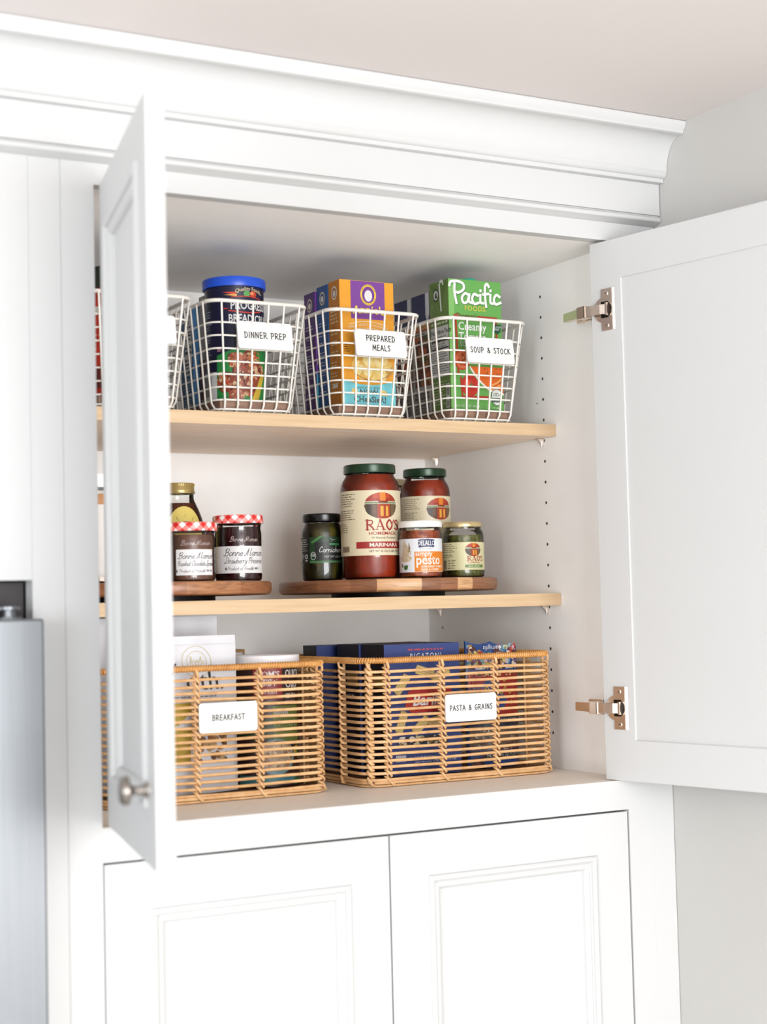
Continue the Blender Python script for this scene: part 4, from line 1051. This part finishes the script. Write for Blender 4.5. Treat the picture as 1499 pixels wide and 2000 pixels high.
p.letters('Cornichons', -0.0060, 0.0455, 0.0088, (240, 244, 240), SCRIPT, wd=0.09, align='l', shear=0.2); p.stroke([[(-0.0070, 0.0425), (0.0300, 0.0425)]], 0.0006, (180, 196, 180))
p.text('NET WT 12.5 OZ', 0.0030, 0.0370, 0.0030, (210, 216, 210), align='l'); p.poly([(0.0110, 0.0600), (0.0300, 0.0600), (0.0300, 0.0560), (0.0110, 0.0570)], (70, 150, 90)); p.stroke([[(0.013, 0.068), (0.016, 0.0655), (0.0155, 0.063)], [(0.016, 0.0655), (0.022, 0.0655)]], 0.0005, (220, 224, 220))
p.ring(-0.0155, 0.0400, 0.0042, 0.0062, 0.0007, (224, 228, 224)); p.text('13', -0.0155, 0.0390, 0.0045, (240, 240, 240), bold=0.02)
p.lines(-0.040, -0.0245, 0.0470, 0.0680, 6, (196, 200, 196), th=0.35); p.ring(-0.0290, 0.0390, 0.0022, 0.0030, 0.0014, (224, 228, 224)); p.rect(-0.0315, 0.0320, -0.0265, 0.0335, (224, 228, 224)); p.lines(-0.0405, -0.0335, 0.0350, 0.0440, 3, (200, 204, 200), th=0.4)
p.rect(-0.0480, 0.0310, -0.0410, 0.0660, (206, 206, 200)); p.barcode(-0.0480, 0.0315, -0.0410, 0.0655, vert=True)
p.build('label_print', t)
# --- jar at the back, only its pale lid shows
j6 = (0.6930, 0.4780, TT+0.0002)
body = [(0.032, 0.0003), (0.036, 0.003), (0.0365, 0.008), (0.0365, 0.150), (0.033, 0.160), (0.031, 0.164), (0.031, 0.170)]
t = jar('sauce_jar', 'jar with pale cream lid mostly hidden behind the two sauce jars', j6, body, 0.15, lidprof(0.0330, 0.1640, 0.1755), M('cream_lid', (222, 208, 168), 0.35), fillm=SAUCE)

# --- gingham-lidded jars
def bm_jar(label, loc, R, H_, lb, fillm, line2, k, turn, lab_half, seed):
    body = [(R-0.004, 0.0003), (R-0.0012, 0.002), (R-0.0004, 0.006), (R-0.0002, H_*0.72), (R-0.0018, H_*0.80), (R-0.0010, H_-0.0165), (R-0.0005, H_-0.0135), (R-0.004, H_-0.011)]
    t = jar('jam_jar', label, loc, body, H_-0.0185, [(R+0.0010, H_-0.0125), (R+0.0024, H_-0.0130), (R+0.0030, H_-0.0118), (R+0.0030, H_-0.0030), (R+0.0018, H_-0.0006), (R-0.002, H_), (R-0.006, H_-0.0012), (0, H_-0.0012)], GINGHAM, fillm=fillm, lid_uv=True, group='gingham-lidded jam jars')
    p = Print(cyl(R, facing(loc, turn)), du=0.003, seed=seed)
    p.rect(-lab_half, lb[0], lab_half, lb[1], (246, 245, 245))
    h = lb[1]-lb[0]
    ink = (52, 46, 50)
    p.letters('Bonne Maman', 0.002, lb[0]+h*0.64, h*0.26*k, ink, SCRIPT, wd=0.085, shear=0.35, gap=0.04)
    p.letters(line2, 0.002, lb[0]+h*0.36, h*0.215*k, (74, 68, 74), SCRIPT, wd=0.075, shear=0.35, gap=0.03, sx=0.82 if len(line2) < 21 else 0.66)
    p.letters('Product of France', -0.006, lb[0]+h*0.11, h*0.12, (120, 114, 116), SCRIPT, wd=0.09, shear=0.3, gap=0.05); p.letters('N', 0.013, lb[0]+h*0.11, h*0.12, (120, 114, 116), SCRIPT); p.lines(0.017, 0.027, lb[0]+h*0.10, lb[0]+h*0.24, 1, (130, 124, 126), th=0.5)
    p.ell(-0.0285, lb[0]+h*0.16, 0.0018, 0.0022, (130, 124, 126))
    p.build('label_print', t)
    # embossed script in the glass
    q = Print(cyl(R, facing(loc, turn)), du=0.003, seed=seed, base=0.0002)
    q.letters('Bonne Maman', 0.001, lb[1]+H_*0.07, 0.0072, GLASSLINE, SCRIPT, wd=0.08, shear=0.35, gap=0.04)
    q.build('embossed_script', t)
GLASSLINE = M('embossed_glass_edge', (176, 160, 156), 0.15)
HAZEL = M('hazelnut_spread', (104, 66, 48), 0.35, var=0.06, scale=30)
JAM = M('strawberry_jam', (48, 14, 18), 0.2, var=0.3, scale=60)
bm_jar('chocolate spread jar with gingham lid, nearest the left door', (0.2270, 0.2480, TT+0.0002), 0.0372, 0.0865, (0.0085, 0.0460), HAZEL, 'Hazelnut Chocolate Spread', 0.92, 12, 0.0295, 31)
bm_jar('dark strawberry jam jar with gingham lid at the board right edge', (0.3285, 0.3020, TT+0.0002), 0.0360, 0.1010, (0.0120, 0.0530), JAM, 'Strawberry Preserves', 1.0, 14, 0.0560, 32)
# --- honey bottle
hl = (0.2620, 0.3740, TT+0.0002)
HONEY = M('dark_honey', (82, 36, 16), 0.15, var=0.15, scale=20)
body = [(0.034, 0.0003), (0.0380, 0.004), (0.0395, 0.020), (0.0395, 0.075), (0.0380, 0.088), (0.0345, 0.101), (0.0300, 0.113), (0.0255, 0.123), (0.0230, 0.128), (0.0222, 0.132), (0.0222, 0.140)]
t = jar('honey_bottle', 'honey bottle with ribbed gold lid and yellow arched label', hl, body, 0.1235, [(0.0215, 0.1385), (0.0240, 0.1385), (0.0246, 0.1395), (0.0246, 0.1410), (0.0236, 0.1418), (0.0238, 0.1436), (0.0232, 0.1446), (0.0234, 0.1530), (0.0222, 0.1550), (0, 0.1552)], M('gold_screw_lid', (196, 176, 118), 0.3, 0.75), fillm=HONEY, cat='bottle')
b = MB()
for k in range(48):
    a = 2*math.pi*k/48
    b.box(-0.0004, 0.0004, 0.0232, 0.0242, 0.1500, 0.1540, MATS['gold_screw_lid'])
    ca, sa = math.cos(a), math.sin(a)
    for i in range(len(b.v)-8, len(b.v)):
        x, y, z = b.v[i]; b.v[i] = (x*ca-y*sa, x*sa+y*ca, z)
b.build('lid_knurling', t)
# label follows the sloping shoulder
hp = [(z, r) for r, z in body]
def hrad(z):
    for i in range(len(hp)-1):
        if hp[i][0] <= z <= hp[i+1][0]:
            k = (z-hp[i][0])/(hp[i+1][0]-hp[i][0]); return hp[i][1]+(hp[i+1][1]-hp[i][1])*k
    return hp[-1][1]
ah = facing(hl, 14)
p = Print(lambda u, v, o: ((hrad(v)+o+0.0002)*math.cos(ah+u/hrad(v)), (hrad(v)+o+0.0002)*math.sin(ah+u/hrad(v)), v), seed=33)
YEL = C_((252, 230, 126)); p.bump()
rows = [0.020, 0.050, 0.075, 0.080, 0.086, 0.092, 0.098, 0.103, 0.108, 0.112, 0.115, 0.1172, 0.1180]
vs = []; fs = []
for i, z in enumerate(rows):
    hw = 0.030*math.sqrt(max(0.0, 1-max(0, (z-0.070)/0.048)**2))
    for j in range(9): vs.append(p.fn(-hw+2*hw*j/8, z, p.off))
for i in range(len(rows)-1):
    for j in range(8): fs.append((i*9+j, i*9+j+1, (i+1)*9+j+1, (i+1)*9+j))
p.mb.add(vs, fs, YEL); p.off += 0.0001
br = (120, 96, 50)
p.stroke([[(-0.013, 0.100), (0.0, 0.1055)], [(0.0, 0.1055), (0.013, 0.100)], [(-0.013, 0.100), (-0.013, 0.0975)], [(0.013, 0.100), (0.013, 0.0975)], [(-0.013, 0.0975), (0.0, 0.1025)], [(0.0, 0.1025), (0.013, 0.0975)], [(-0.011, 0.0975), (-0.011, 0.070)], [(0.011, 0.0975), (0.011, 0.070)], [(-0.011, 0.0950), (0.011, 0.0950)], [(-0.011, 0.0860), (0.011, 0.0860)]], 0.0006, br, smooth=False)
p.stroke([[(-0.003, 0.0935), (0.003, 0.0935)], [(-0.003, 0.0848), (0.003, 0.0848)]], 0.0012, br)
p.build('label_print', t)
# --- jar seen through the slit beside the left door
wl_ = (0.1240, 0.3600, TT+0.0002)
body = [(0.033, 0.0003), (0.0365, 0.004), (0.0365, 0.130), (0.034, 0.140), (0.032, 0.145), (0.032, 0.150)]
t = jar('spread_jar', 'white-lidded jar with white label seen through the slit beside the left door', wl_, body, 0.134, lidprof(0.0345, 0.1440, 0.1660), M('white_plastic_lid', (232, 232, 234), 0.4), fillm=M('amber_spread', (190, 130, 70), 0.3, var=0.1, scale=30))
p = Print(cyl(0.0366, facing(wl_)), du=0.003, seed=34); p.rect(-0.070, 0.010, 0.070, 0.118, (238, 234, 228)); p.lines(-0.03, 0.03, 0.030, 0.040, 1, (150, 50, 56), th=0.8); p.build('label_print', t)

# ================================================================== RATTAN BASKETS (bottom)
RW, RDp, RHt = 0.342, 0.312, 0.1890
def make_rattan(label, loc):
    t = thing('rattan_basket', label, 'basket', loc, group='open rattan baskets on the cabinet floor')
    rng = random.Random(5)
    CRn = 0.034
    def ppath(z, off=0.0, n=7):
        P = rrect(-RW/2-off, RW/2+off, -off, RDp+off, CRn+off, n, z)
        # add points along the straight sides so rods can wander a little
        out = []
        for i in range(len(P)):
            a, c = Vector(P[i]), Vector(P[(i+1) % len(P)])
            m = max(1, int((c-a).length/0.03))
            for k in range(m): out.append(a.lerp(c, k/m))
        return out
    g = MB()
    nr = 18; dz = 0.00955; z0 = 0.0105
    for i in range(nr):
        ph = rng.random()*6; am = 0.0007
        P = [Vector((q.x, q.y, z0+dz*i+am*math.sin(ph+q.x*22+q.y*17))) for q in ppath(0)]
        g.tube(P, 0.0024, RATTAN, closed=True, n=6)
    g.build('woven_rods', t, smooth=60)
    # posts with a binding cross at every rod
    xs = [-0.135, -0.0385, 0.0590, 0.155]
    spots = []
    for x in (-0.1345, -0.0385, 0.0590): spots.append((x, 0.0, (1, 0), (0, -1)))
    for x in (-0.12, 0.0, 0.12): spots.append((x, RDp, (-1, 0), (0, 1)))
    for y in (0.078, 0.175, 0.262): spots.append((-RW/2, y, (0, -1), (-1, 0))); spots.append((RW/2, y, (0, 1), (1, 0)))
    c = CRn*(1-math.sqrt(.5))
    spots.append((-RW/2+c, c, (.7071, -.7071), (-.7071, -.7071))); spots.append((RW/2-c, c, (.7071, .7071), (.7071, -.7071)))
    spots.append((-RW/2+c, RDp-c, (-.7071, -.7071), (-.7071, .7071))); spots.append((RW/2-c, RDp-c, (-.7071, .7071), (.7071, .7071)))
    for (x, y, tv, nv) in spots:
        T = Vector((tv[0], tv[1], 0)); N = Vector((nv[0], nv[1], 0)); O = Vector((x, y, 0)); Z = Vector((0, 0, 1))
        b = MB()
        b.tube([O-N*0.0046+Z*0.006, O-N*0.0046+Z*(RHt-0.002)], 0.0024, RATTAN, n=6)
        for i in range(nr):
            z = z0+dz*i+rng.uniform(-.0004, .0004)
            k = 1+rng.uniform(-.12, .12)
            b.tube([O-T*0.0045*k-N*0.004+Z*(z+0.0052), O-T*0.0036*k+N*0.0022+Z*(z+0.0036), O-T*0.0006+N*0.0042+Z*(z+0.0006), O+T*0.0032*k+N*0.0026+Z*(z-0.0036), O+T*0.0044*k-N*0.004+Z*(z-0.0052)], 0.0023, RATTAN, n=6, flat=0.7)
        b.tube([O-T*0.002-N*0.003+Z*(RHt+0.001), O-T*0.001+N*0.0045+Z*(RHt-0.004), O+T*0.001+N*0.0040+Z*(RHt-0.010), O+T*0.003-N*0.003+Z*(RHt-0.0135)], 0.0022, RATTAN, n=6)
        b.tube([O-T*0.004-N*0.003+Z*(z0), O-T*0.001+N*0.0046+Z*(z0-0.0015), O+T*0.0045+N*0.0048+Z*0.0045, O+T*0.0048-N*0.002+Z*0.0032], 0.0021, RATTAN, n=6)
        b.build('binding_post', t, smooth=60)
    # rim: a core rod wrapped in a tight coil
    b = MB(); core = ppath(RHt)
    b.tube(core, 0.0036, RATTAN_RIM, closed=True, n=8)
    L = [0.0]
    for i in range(len(core)): L.append(L[-1]+(core[(i+1) % len(core)]-core[i]).length)
    tot = L[-1]; turns = int(tot/0.0040); steps = turns*7; coil = []
    j = 0
    for s in range(steps):
        d = tot*s/steps
        while L[j+1] < d: j += 1
        a, c2 = core[j], core[(j+1) % len(core)]
        k = (d-L[j])/(L[j+1]-L[j]); P = a.lerp(c2, k); T = (c2-a).normalized(); N = Vector((T.y, -T.x, 0)); th = 2*math.pi*s/7
        coil.append(P+N*0.0038*math.cos(th)+Vector((0, 0, 0.0038*math.sin(th))))
    b.tube(coil, 0.0015, RATTAN_RIM, closed=True, n=5)
    b.build('wrapped_rim', t, smooth=60)
    b = MB()
    b.tube([Vector((q.x, q.y, 0.0068)) for q in ppath(0, 0.001)], 0.0024, RATTAN, closed=True, n=7)
    b.tube([Vector((q.x, q.y, 0.0022)) for q in ppath(0, -0.001)], 0.0019, RATTAN, closed=True, n=7)
    b.build('base_rim', t, smooth=60)
    b = MB(); pts = rrect(-RW/2+0.003, RW/2-0.003, 0.003, RDp-0.003, CRn, 6)
    b.loops([[(q[0], q[1], 0.0040) for q in pts], [(q[0], q[1], 0.0072) for q in pts]], RATTAN_MAT, fill_first=True, fill_last=True)
    for i in range(66):
        x = -RW/2+0.012+(RW-0.024)*i/65
        b.tube([(x, 0.002, 0.0075), (x+0.001, 0.010, 0.0088), (x, 0.03, 0.0080)], 0.0016, RATTAN_MAT, n=5)
    b.build('base_mat', t)['label'] = 'dark woven base mat'
    return t
RY = 0.1575
rb = make_rattan('rattan basket tagged PASTA & GRAINS holding navy pasta boxes', (0.6380, RY, 0.0002))
rl = copy_thing(rb, (0.2340, RY, 0.0002), 'rattan basket tagged BREAKFAST behind the open left door')
make_tag(rb, ['PASTA & GRAINS'], 0.0085, 0.1120, 0.0, -0.0055, 0.0925, 0.0420, 0.0078)
make_tag(rl, ['BREAKFAST'], 0.0065, 0.1190, 0.0, -0.0055, 0.0900, 0.0425, 0.0076)
ZG = 0.0094
# --- pasta boxes
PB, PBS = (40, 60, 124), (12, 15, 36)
bw, bd2, bh = 0.1350, 0.0730, 0.2020
for i, (lab, x, y, h, s1) in enumerate((('navy rigatoni pasta box at the front of the rattan basket', 0.5230, 0.2000, bh, 'RIGATONI'),
                                        ('navy pasta shells box between the two other pasta boxes', 0.5190, 0.2745, bh, 'MEDIUM SHELLS'),
                                        ('navy pasta box rearmost in the rattan basket', 0.4925, 0.3700, bh-0.002, 'PENNE'))):
    dd = bd2 if i < 2 else 0.048
    t = carton('pasta_box', lab, 'box', (x, y, ZG), bw, dd, h, PB, PBS, (26, 30, 62), group='navy pasta boxes')
    p = Print(face_left(dd), seed=40+i, ground=(0.0004, 0.0004, dd-0.0004, h-0.0004, PBS))
    if i < 2: p.text(s1, dd*0.52, h-0.0245, 0.0052, (206, 208, 220), sx=0.8, arc=-8.0)
    else: p.lines(0.012, 0.036, h-0.026, h-0.018, 1, (120, 124, 150))
    p.rect(dd*0.42, h-0.066, dd*0.96, h-0.046, (190, 150, 66) if i == 0 else (170, 140, 80)); p.lines(dd*0.4, dd*0.8, 0.118, 0.124, 1, (214, 200, 196), th=0.8)
    p.lines(0.01, dd-0.008, 0.02, 0.075, 9, (84, 88, 120), th=0.3)
    p.build('side_print', t)
    p = Print(face_front(), seed=44+i)
    if i == 0:
        p.lines(0.0420, 0.1080, h-0.0115, h-0.0065, 1, (176, 60, 76), th=0.5, ragged=0.02)
        p.text('RIGATONI', 0.0740, h-0.0230, 0.0082, (240, 242, 250), space=1.25, sx=0.86)
        pc = [(226, 200, 128), (212, 180, 104), (238, 216, 152)]
        for (u, v, a) in ((0.072, 0.158, -0.3), (0.100, 0.152, 0.4), (0.030, 0.140, 0.9), (0.028, 0.082, 1.2), (0.062, 0.076, 0.7), (0.092, 0.082, 0.2)):
            q = []
            for du, dv in ((-.016, -.007), (.016, -.007), (.018, 0), (.016, .007), (-.016, .007), (-.018, 0)): q.append((u+du*math.cos(a)-dv*math.sin(a), v+du*math.sin(a)+dv*math.cos(a)))
            p.poly(q, pc[1])
            for k in range(4):
                o = -.005+.0033*k; p.stroke([[(u-.014*math.cos(a)-o*math.sin(a), v-.014*math.sin(a)+o*math.cos(a)), (u+.014*math.cos(a)-o*math.sin(a), v+.014*math.sin(a)+o*math.cos(a))]], 0.0014, pc[2])
        p.poly([(0.034, 0.104), (0.040, 0.128), (0.052, 0.134), (0.115, 0.134), (0.122, 0.122), (0.116, 0.100), (0.104, 0.096), (0.046, 0.096)], (188, 40, 36))
        p.text('Barilla', 0.0780, 0.1070, 0.0165, (248, 246, 246), bold=0.025, shear=0.2)
        p.rect(0.022, 0.046, 0.110, 0.060, (30, 30, 46)); p.blobs(lambda u, v: True, (0.022, 0.046, 0.110, 0.060), 34, 0.002, 0.005, [(206, 190, 150), (150, 124, 70), (232, 230, 222), (90, 70, 36)])
        p.rect(0.016, 0.022, 0.034, 0.032, (196, 196, 204)); p.lines(0.05, 0.10, 0.018, 0.030, 3, (150, 156, 184), th=0.4); p.text('NET WT 16 OZ', 0.105, 0.020, 0.0040, (220, 222, 232))
    p.build('front_print', t)

# --- soft pouches and bags
class Pouch:
    def __init__(s, w, h, T, fold=0.06): s.w, s.h, s.T = w, h, T
    def t(s, u, v):
        x = min(1, abs(2*u/s.w)); z = max(0.0, min(1.0, v/s.h))
        return 0.0012+s.T*0.5*(1-x**2.6)*max(0.0, 1-max(0, (z-0.30)/0.60)**1.7)*(0.75+0.25*min(1, z/0.12))
    def pt(s, u, v, sgn=-1, off=0.0):
        # a few soft creases
        cr = 0.0006*math.sin(u*130+v*40)+0.0005*math.sin(v*170-u*60)
        return (u, sgn*(s.t(u, v)+off)+cr, v)
    def mesh(s, mt, nx=22, nz=30, top=None):
        b = MB(); vs = []; fs = []
        for sg in (-1, 1):
            for i in range(nz+1):
                for j in range(nx+1):
                    u = -s.w/2+s.w*j/nx; v = s.h*i/nz
                    if top and v > s.h*0.6: v = s.h*0.6+(v-s.h*0.6)*(1+top(u)/(s.h*0.4))
                    vs.append(s.pt(u, v, sg))
        M_ = (nx+1)*(nz+1)
        for i in range(nz):
            for j in range(nx):
                a = i*(nx+1)+j
                fs.append((a, a+1, a+nx+2, a+nx+1)); fs.append((M_+a, M_+a+nx+1, M_+a+nx+2, M_+a+1))
        for i in range(nz):
            for j in (0, nx):
                a = i*(nx+1)+j; q = (a, a+nx+1, M_+a+nx+1, M_+a); fs.append(q if j == 0 else q[::-1])
        for j in range(nx):
            a = j; fs.append((a, M_+a, M_+a+1, a+1)); a = nz*(nx+1)+j; fs.append((a, a+1, M_+a+1, M_+a))
        b.add(vs, fs, mt)
        return b
POUCH = M('white_pouch_film', (204, 204, 208), 0.42, var=0.01, scale=15)
po = Pouch(0.168, 0.2250, 0.044)
t = thing('food_pouch', 'white granola pouch with gold seal and black letters in the rattan basket', 'pouch', (0.1960, 0.2120, ZG), group='white pouches in the breakfast basket')
po.mesh(POUCH).build('pouch_body', t, smooth=60)
p = Print(lambda u, v, o: po.pt(u, v, -1, o), du=0.006, seed=50, base=0.0008)
GOLD = (220, 204, 150)
p.ring(0.0210, 0.1880, 0.0225, 0.0225, 0.0008, GOLD); p.ring(0.0210, 0.1880, 0.0150, 0.0150, 0.0007, GOLD)
p.stroke([[(0.0105, 0.1850), (0.0125, 0.1960), (0.0130, 0.1860), (0.0165, 0.1900), (0.0185, 0.1855), (0.0215, 0.1905), (0.0235, 0.1860), (0.0275, 0.1950), (0.0280, 0.1870), (0.0320, 0.1890)], [(0.0100, 0.1830), (0.0330, 0.1850)]], 0.0008, (222, 204, 140))
p.stroke([[(-0.083, 0.2125), (0.083, 0.2125)]], 0.0005, (206, 206, 210))
p.text('y', -0.0105, 0.1740, 0.0190, (34, 32, 34), align='r', bold=0.0)
p.text('oth.', 0.0020, 0.1480, 0.0265, (34, 32, 34), align='l', bold=0.006)
p.rect(-0.075, 0.0720, 0.0060, 0.1300, (206, 176, 40)); p.rect(-0.075, 0.046, 0.002, 0.072, (198, 168, 44))
p.blobs(lambda u, v: True, (0.008, 0.045, 0.062, 0.128), 90, 0.003, 0.007, [(126, 84, 50), (170, 126, 80), (96, 60, 36), (200, 164, 116), (150, 104, 60)])
p.lines(-0.02, 0.06, 0.1325, 0.1400, 2, (120, 110, 100), th=0.4)
p.build('front_print', t)
po2 = Pouch(0.190, 0.2530, 0.050)
t = thing('food_pouch', 'taller plain white pouch behind the granola pouch', 'pouch', (0.1960, 0.3050, ZG), group='white pouches in the breakfast basket')
po2.mesh(POUCH).build('pouch_body', t, smooth=60)
# --- oat canister with a translucent lid
ol = (0.3420, 0.2440, ZG)
OR, OH = 0.0495, 0.1925
t = thing('oat_canister', 'red and green oat canister with white plastic lid', 'canister', ol)
b = MB(); b.lathe([(0, 0), (OR-0.001, 0), (OR, 0.001), (OR, OH-0.004)], C_((52, 26, 22), 0.4), 64); b.build('can_body', t, smooth=40)
b = MB(); b.lathe([(OR+0.0004, OH-0.0105), (OR+0.0020, OH-0.0110), (OR+0.0026, OH-0.0095), (OR+0.0026, OH-0.0008), (OR+0.0010, OH+0.0004), (OR-0.003, OH), (OR-0.005, OH-0.002), (0, OH-0.002)], M('white_translucent_lid', (232, 230, 232), 0.35), 64); b.build('lid', t, smooth=40)
p = Print(cyl(OR, facing(ol)), du=0.004, seed=51)
p.rect(-0.018, 0.128, 0.026, 0.1745, (152, 36, 34)); p.text("MOM'S", 0.004, 0.1610, 0.0085, (246, 240, 236), bold=0.02); p.text('BEST', 0.004, 0.1485, 0.0095, (246, 240, 236), bold=0.02); p.text('cereals', 0.004, 0.1370, 0.0070, (246, 240, 236))
p.text('QUICK', 0.0320, 0.1610, 0.0100, (246, 240, 236), align='l', bold=0.02, sx=0.72); p.text('Oats', 0.0320, 0.1450, 0.0105, (246, 240, 236), align='l', bold=0.01, sx=0.9); p.lines(0.032, 0.054, 0.122, 0.138, 3, (210, 196, 190))
p.rect(0.010, 0.066, 0.060, 0.119, (104, 118, 54)); p.rect(0.012, 0.104, 0.036, 0.115, (190, 182, 178)); p.rect(-0.05, 0.070, 0.012, 0.100, (50, 72, 38)); p.lines(0.02, 0.055, 0.080, 0.100, 3, (216, 216, 190))
p.ell(0.016, 0.044, 0.030, 0.026, (110, 150, 160)); p.ell(0.016, 0.046, 0.027, 0.022, (176, 150, 122)); p.blobs(lambda u, v: ((u-0.016)/0.026)**2+((v-0.046)/0.021)**2 < 1, (-0.012, 0.024, 0.044, 0.068), 70, 0.002, 0.005, [(206, 182, 150), (160, 120, 90), (226, 206, 178), (120, 84, 62), (190, 160, 128)])
p.rect(-0.045, 0.004, 0.050, 0.0175, (74, 140, 146)); p.rect(0.045, 0.002, 0.068, 0.012, (64, 104, 62)); p.blobs(lambda u, v: True, (0.046, 0.040, 0.062, 0.066), 12, 0.002, 0.005, [(150, 170, 60), (120, 150, 50), (224, 170, 70)])
p.build('wrap_print', t)
# --- box standing behind the oat canister
t = carton('cereal_box', 'tan box with a white flap standing behind the oat canister', 'box', (0.2850, 0.3900, ZG), 0.0900, 0.035, 0.1985, (182, 134, 78), (160, 116, 70), (182, 140, 90))
p = Print(face_front(), seed=52); p.rect(0.0004, 0.168, 0.0896, 0.191, (62, 88, 150)); p.poly([(0.012, 0.168), (0.022, 0.1935), (0.086, 0.1935), (0.089, 0.168)], (238, 238, 238)); p.build('front_print', t)
# --- patterned pasta bag with a folded top
pf = Pouch(0.098, 0.2050, 0.044)
t = thing('pasta_bag', 'colourful patterned pasta bag with rolled top beside the navy boxes', 'bag', (0.7400, 0.2360, ZG))
BAGN = M('bag_navy_film', (40, 66, 118), 0.35, var=0.05, scale=40)
pf.mesh(BAGN, top=lambda u: -0.010*(u+0.049)/0.098-0.006*abs(math.sin(u*55))).build('bag_body', t, smooth=60)
p = Print(lambda u, v, o: pf.pt(u, v, -1, o), du=0.006, seed=53, base=0.0010)
fancy = [(226, 206, 120), (196, 190, 96), (120, 176, 196), (178, 62, 44), (220, 200, 214), (84, 136, 168), (206, 160, 70), (240, 232, 214), (128, 86, 132), (90, 40, 34)]
bx = (-0.047, 0.1560, 0.047, 0.1960)
p.blobs(lambda u, v: v < 0.179+0.024*(abs(u+0.01)/0.04)**1.5, bx, 150, 0.003, 0.0065, fancy)
p.text('La Famiglia', 0.008, 0.1930, 0.0075, (236, 240, 246), flip=True, shear=0.3)
p.rect(-0.047, 0.0820, 0.047, 0.1500, (172, 36, 32)); p.blobs(lambda u, v: True, (-0.046, 0.1450, 0.047, 0.1530), 36, 0.0015, 0.003, [(196, 170, 90), (60, 40, 30), (220, 200, 130)])
p.stroke([[(-0.030+0.006*k, 0.122+0.006*((k*7)%3-1)) for k in range(12)], [(0.004, 0.136), (0.010, 0.141), (0.016, 0.136), (0.022, 0.141), (0.030, 0.137)], [(-0.034, 0.111), (0.036, 0.114)]], 0.0022, (206, 166, 76)); p.blobs(lambda u, v: True, (0.020, 0.084, 0.046, 0.106), 16, 0.002, 0.004, [(206, 170, 80), (180, 60, 44), (196, 140, 60)])
p.rect(-0.047, 0.066, 0.047, 0.0815, (28, 32, 54)); p.text('CASARECCE', 0.016, 0.0715, 0.0058, (220, 216, 206), sx=0.9)
p.rect(-0.047, 0.028, 0.047, 0.0655, (110, 88, 70)); p.blobs(lambda u, v: True, (-0.047, 0.028, 0.047, 0.0655), 90, 0.002, 0.006, [(176, 156, 128), (120, 90, 66), (206, 190, 160), (84, 58, 44), (110, 52, 44), (150, 130, 108)])
p.rect(-0.030, 0.0135, 0.047, 0.0270, (22, 24, 36)); p.text('NET WT 16 OZ (1 LB) 453g', 0.010, 0.0175, 0.0056, (226, 222, 214), sx=0.74)
p.blobs(lambda u, v: True, (-0.047, 0.002, -0.028, 0.0270), 16, 0.002, 0.005, [(90, 44, 50), (130, 70, 70), (60, 36, 44)])
p.build('front_print', t)
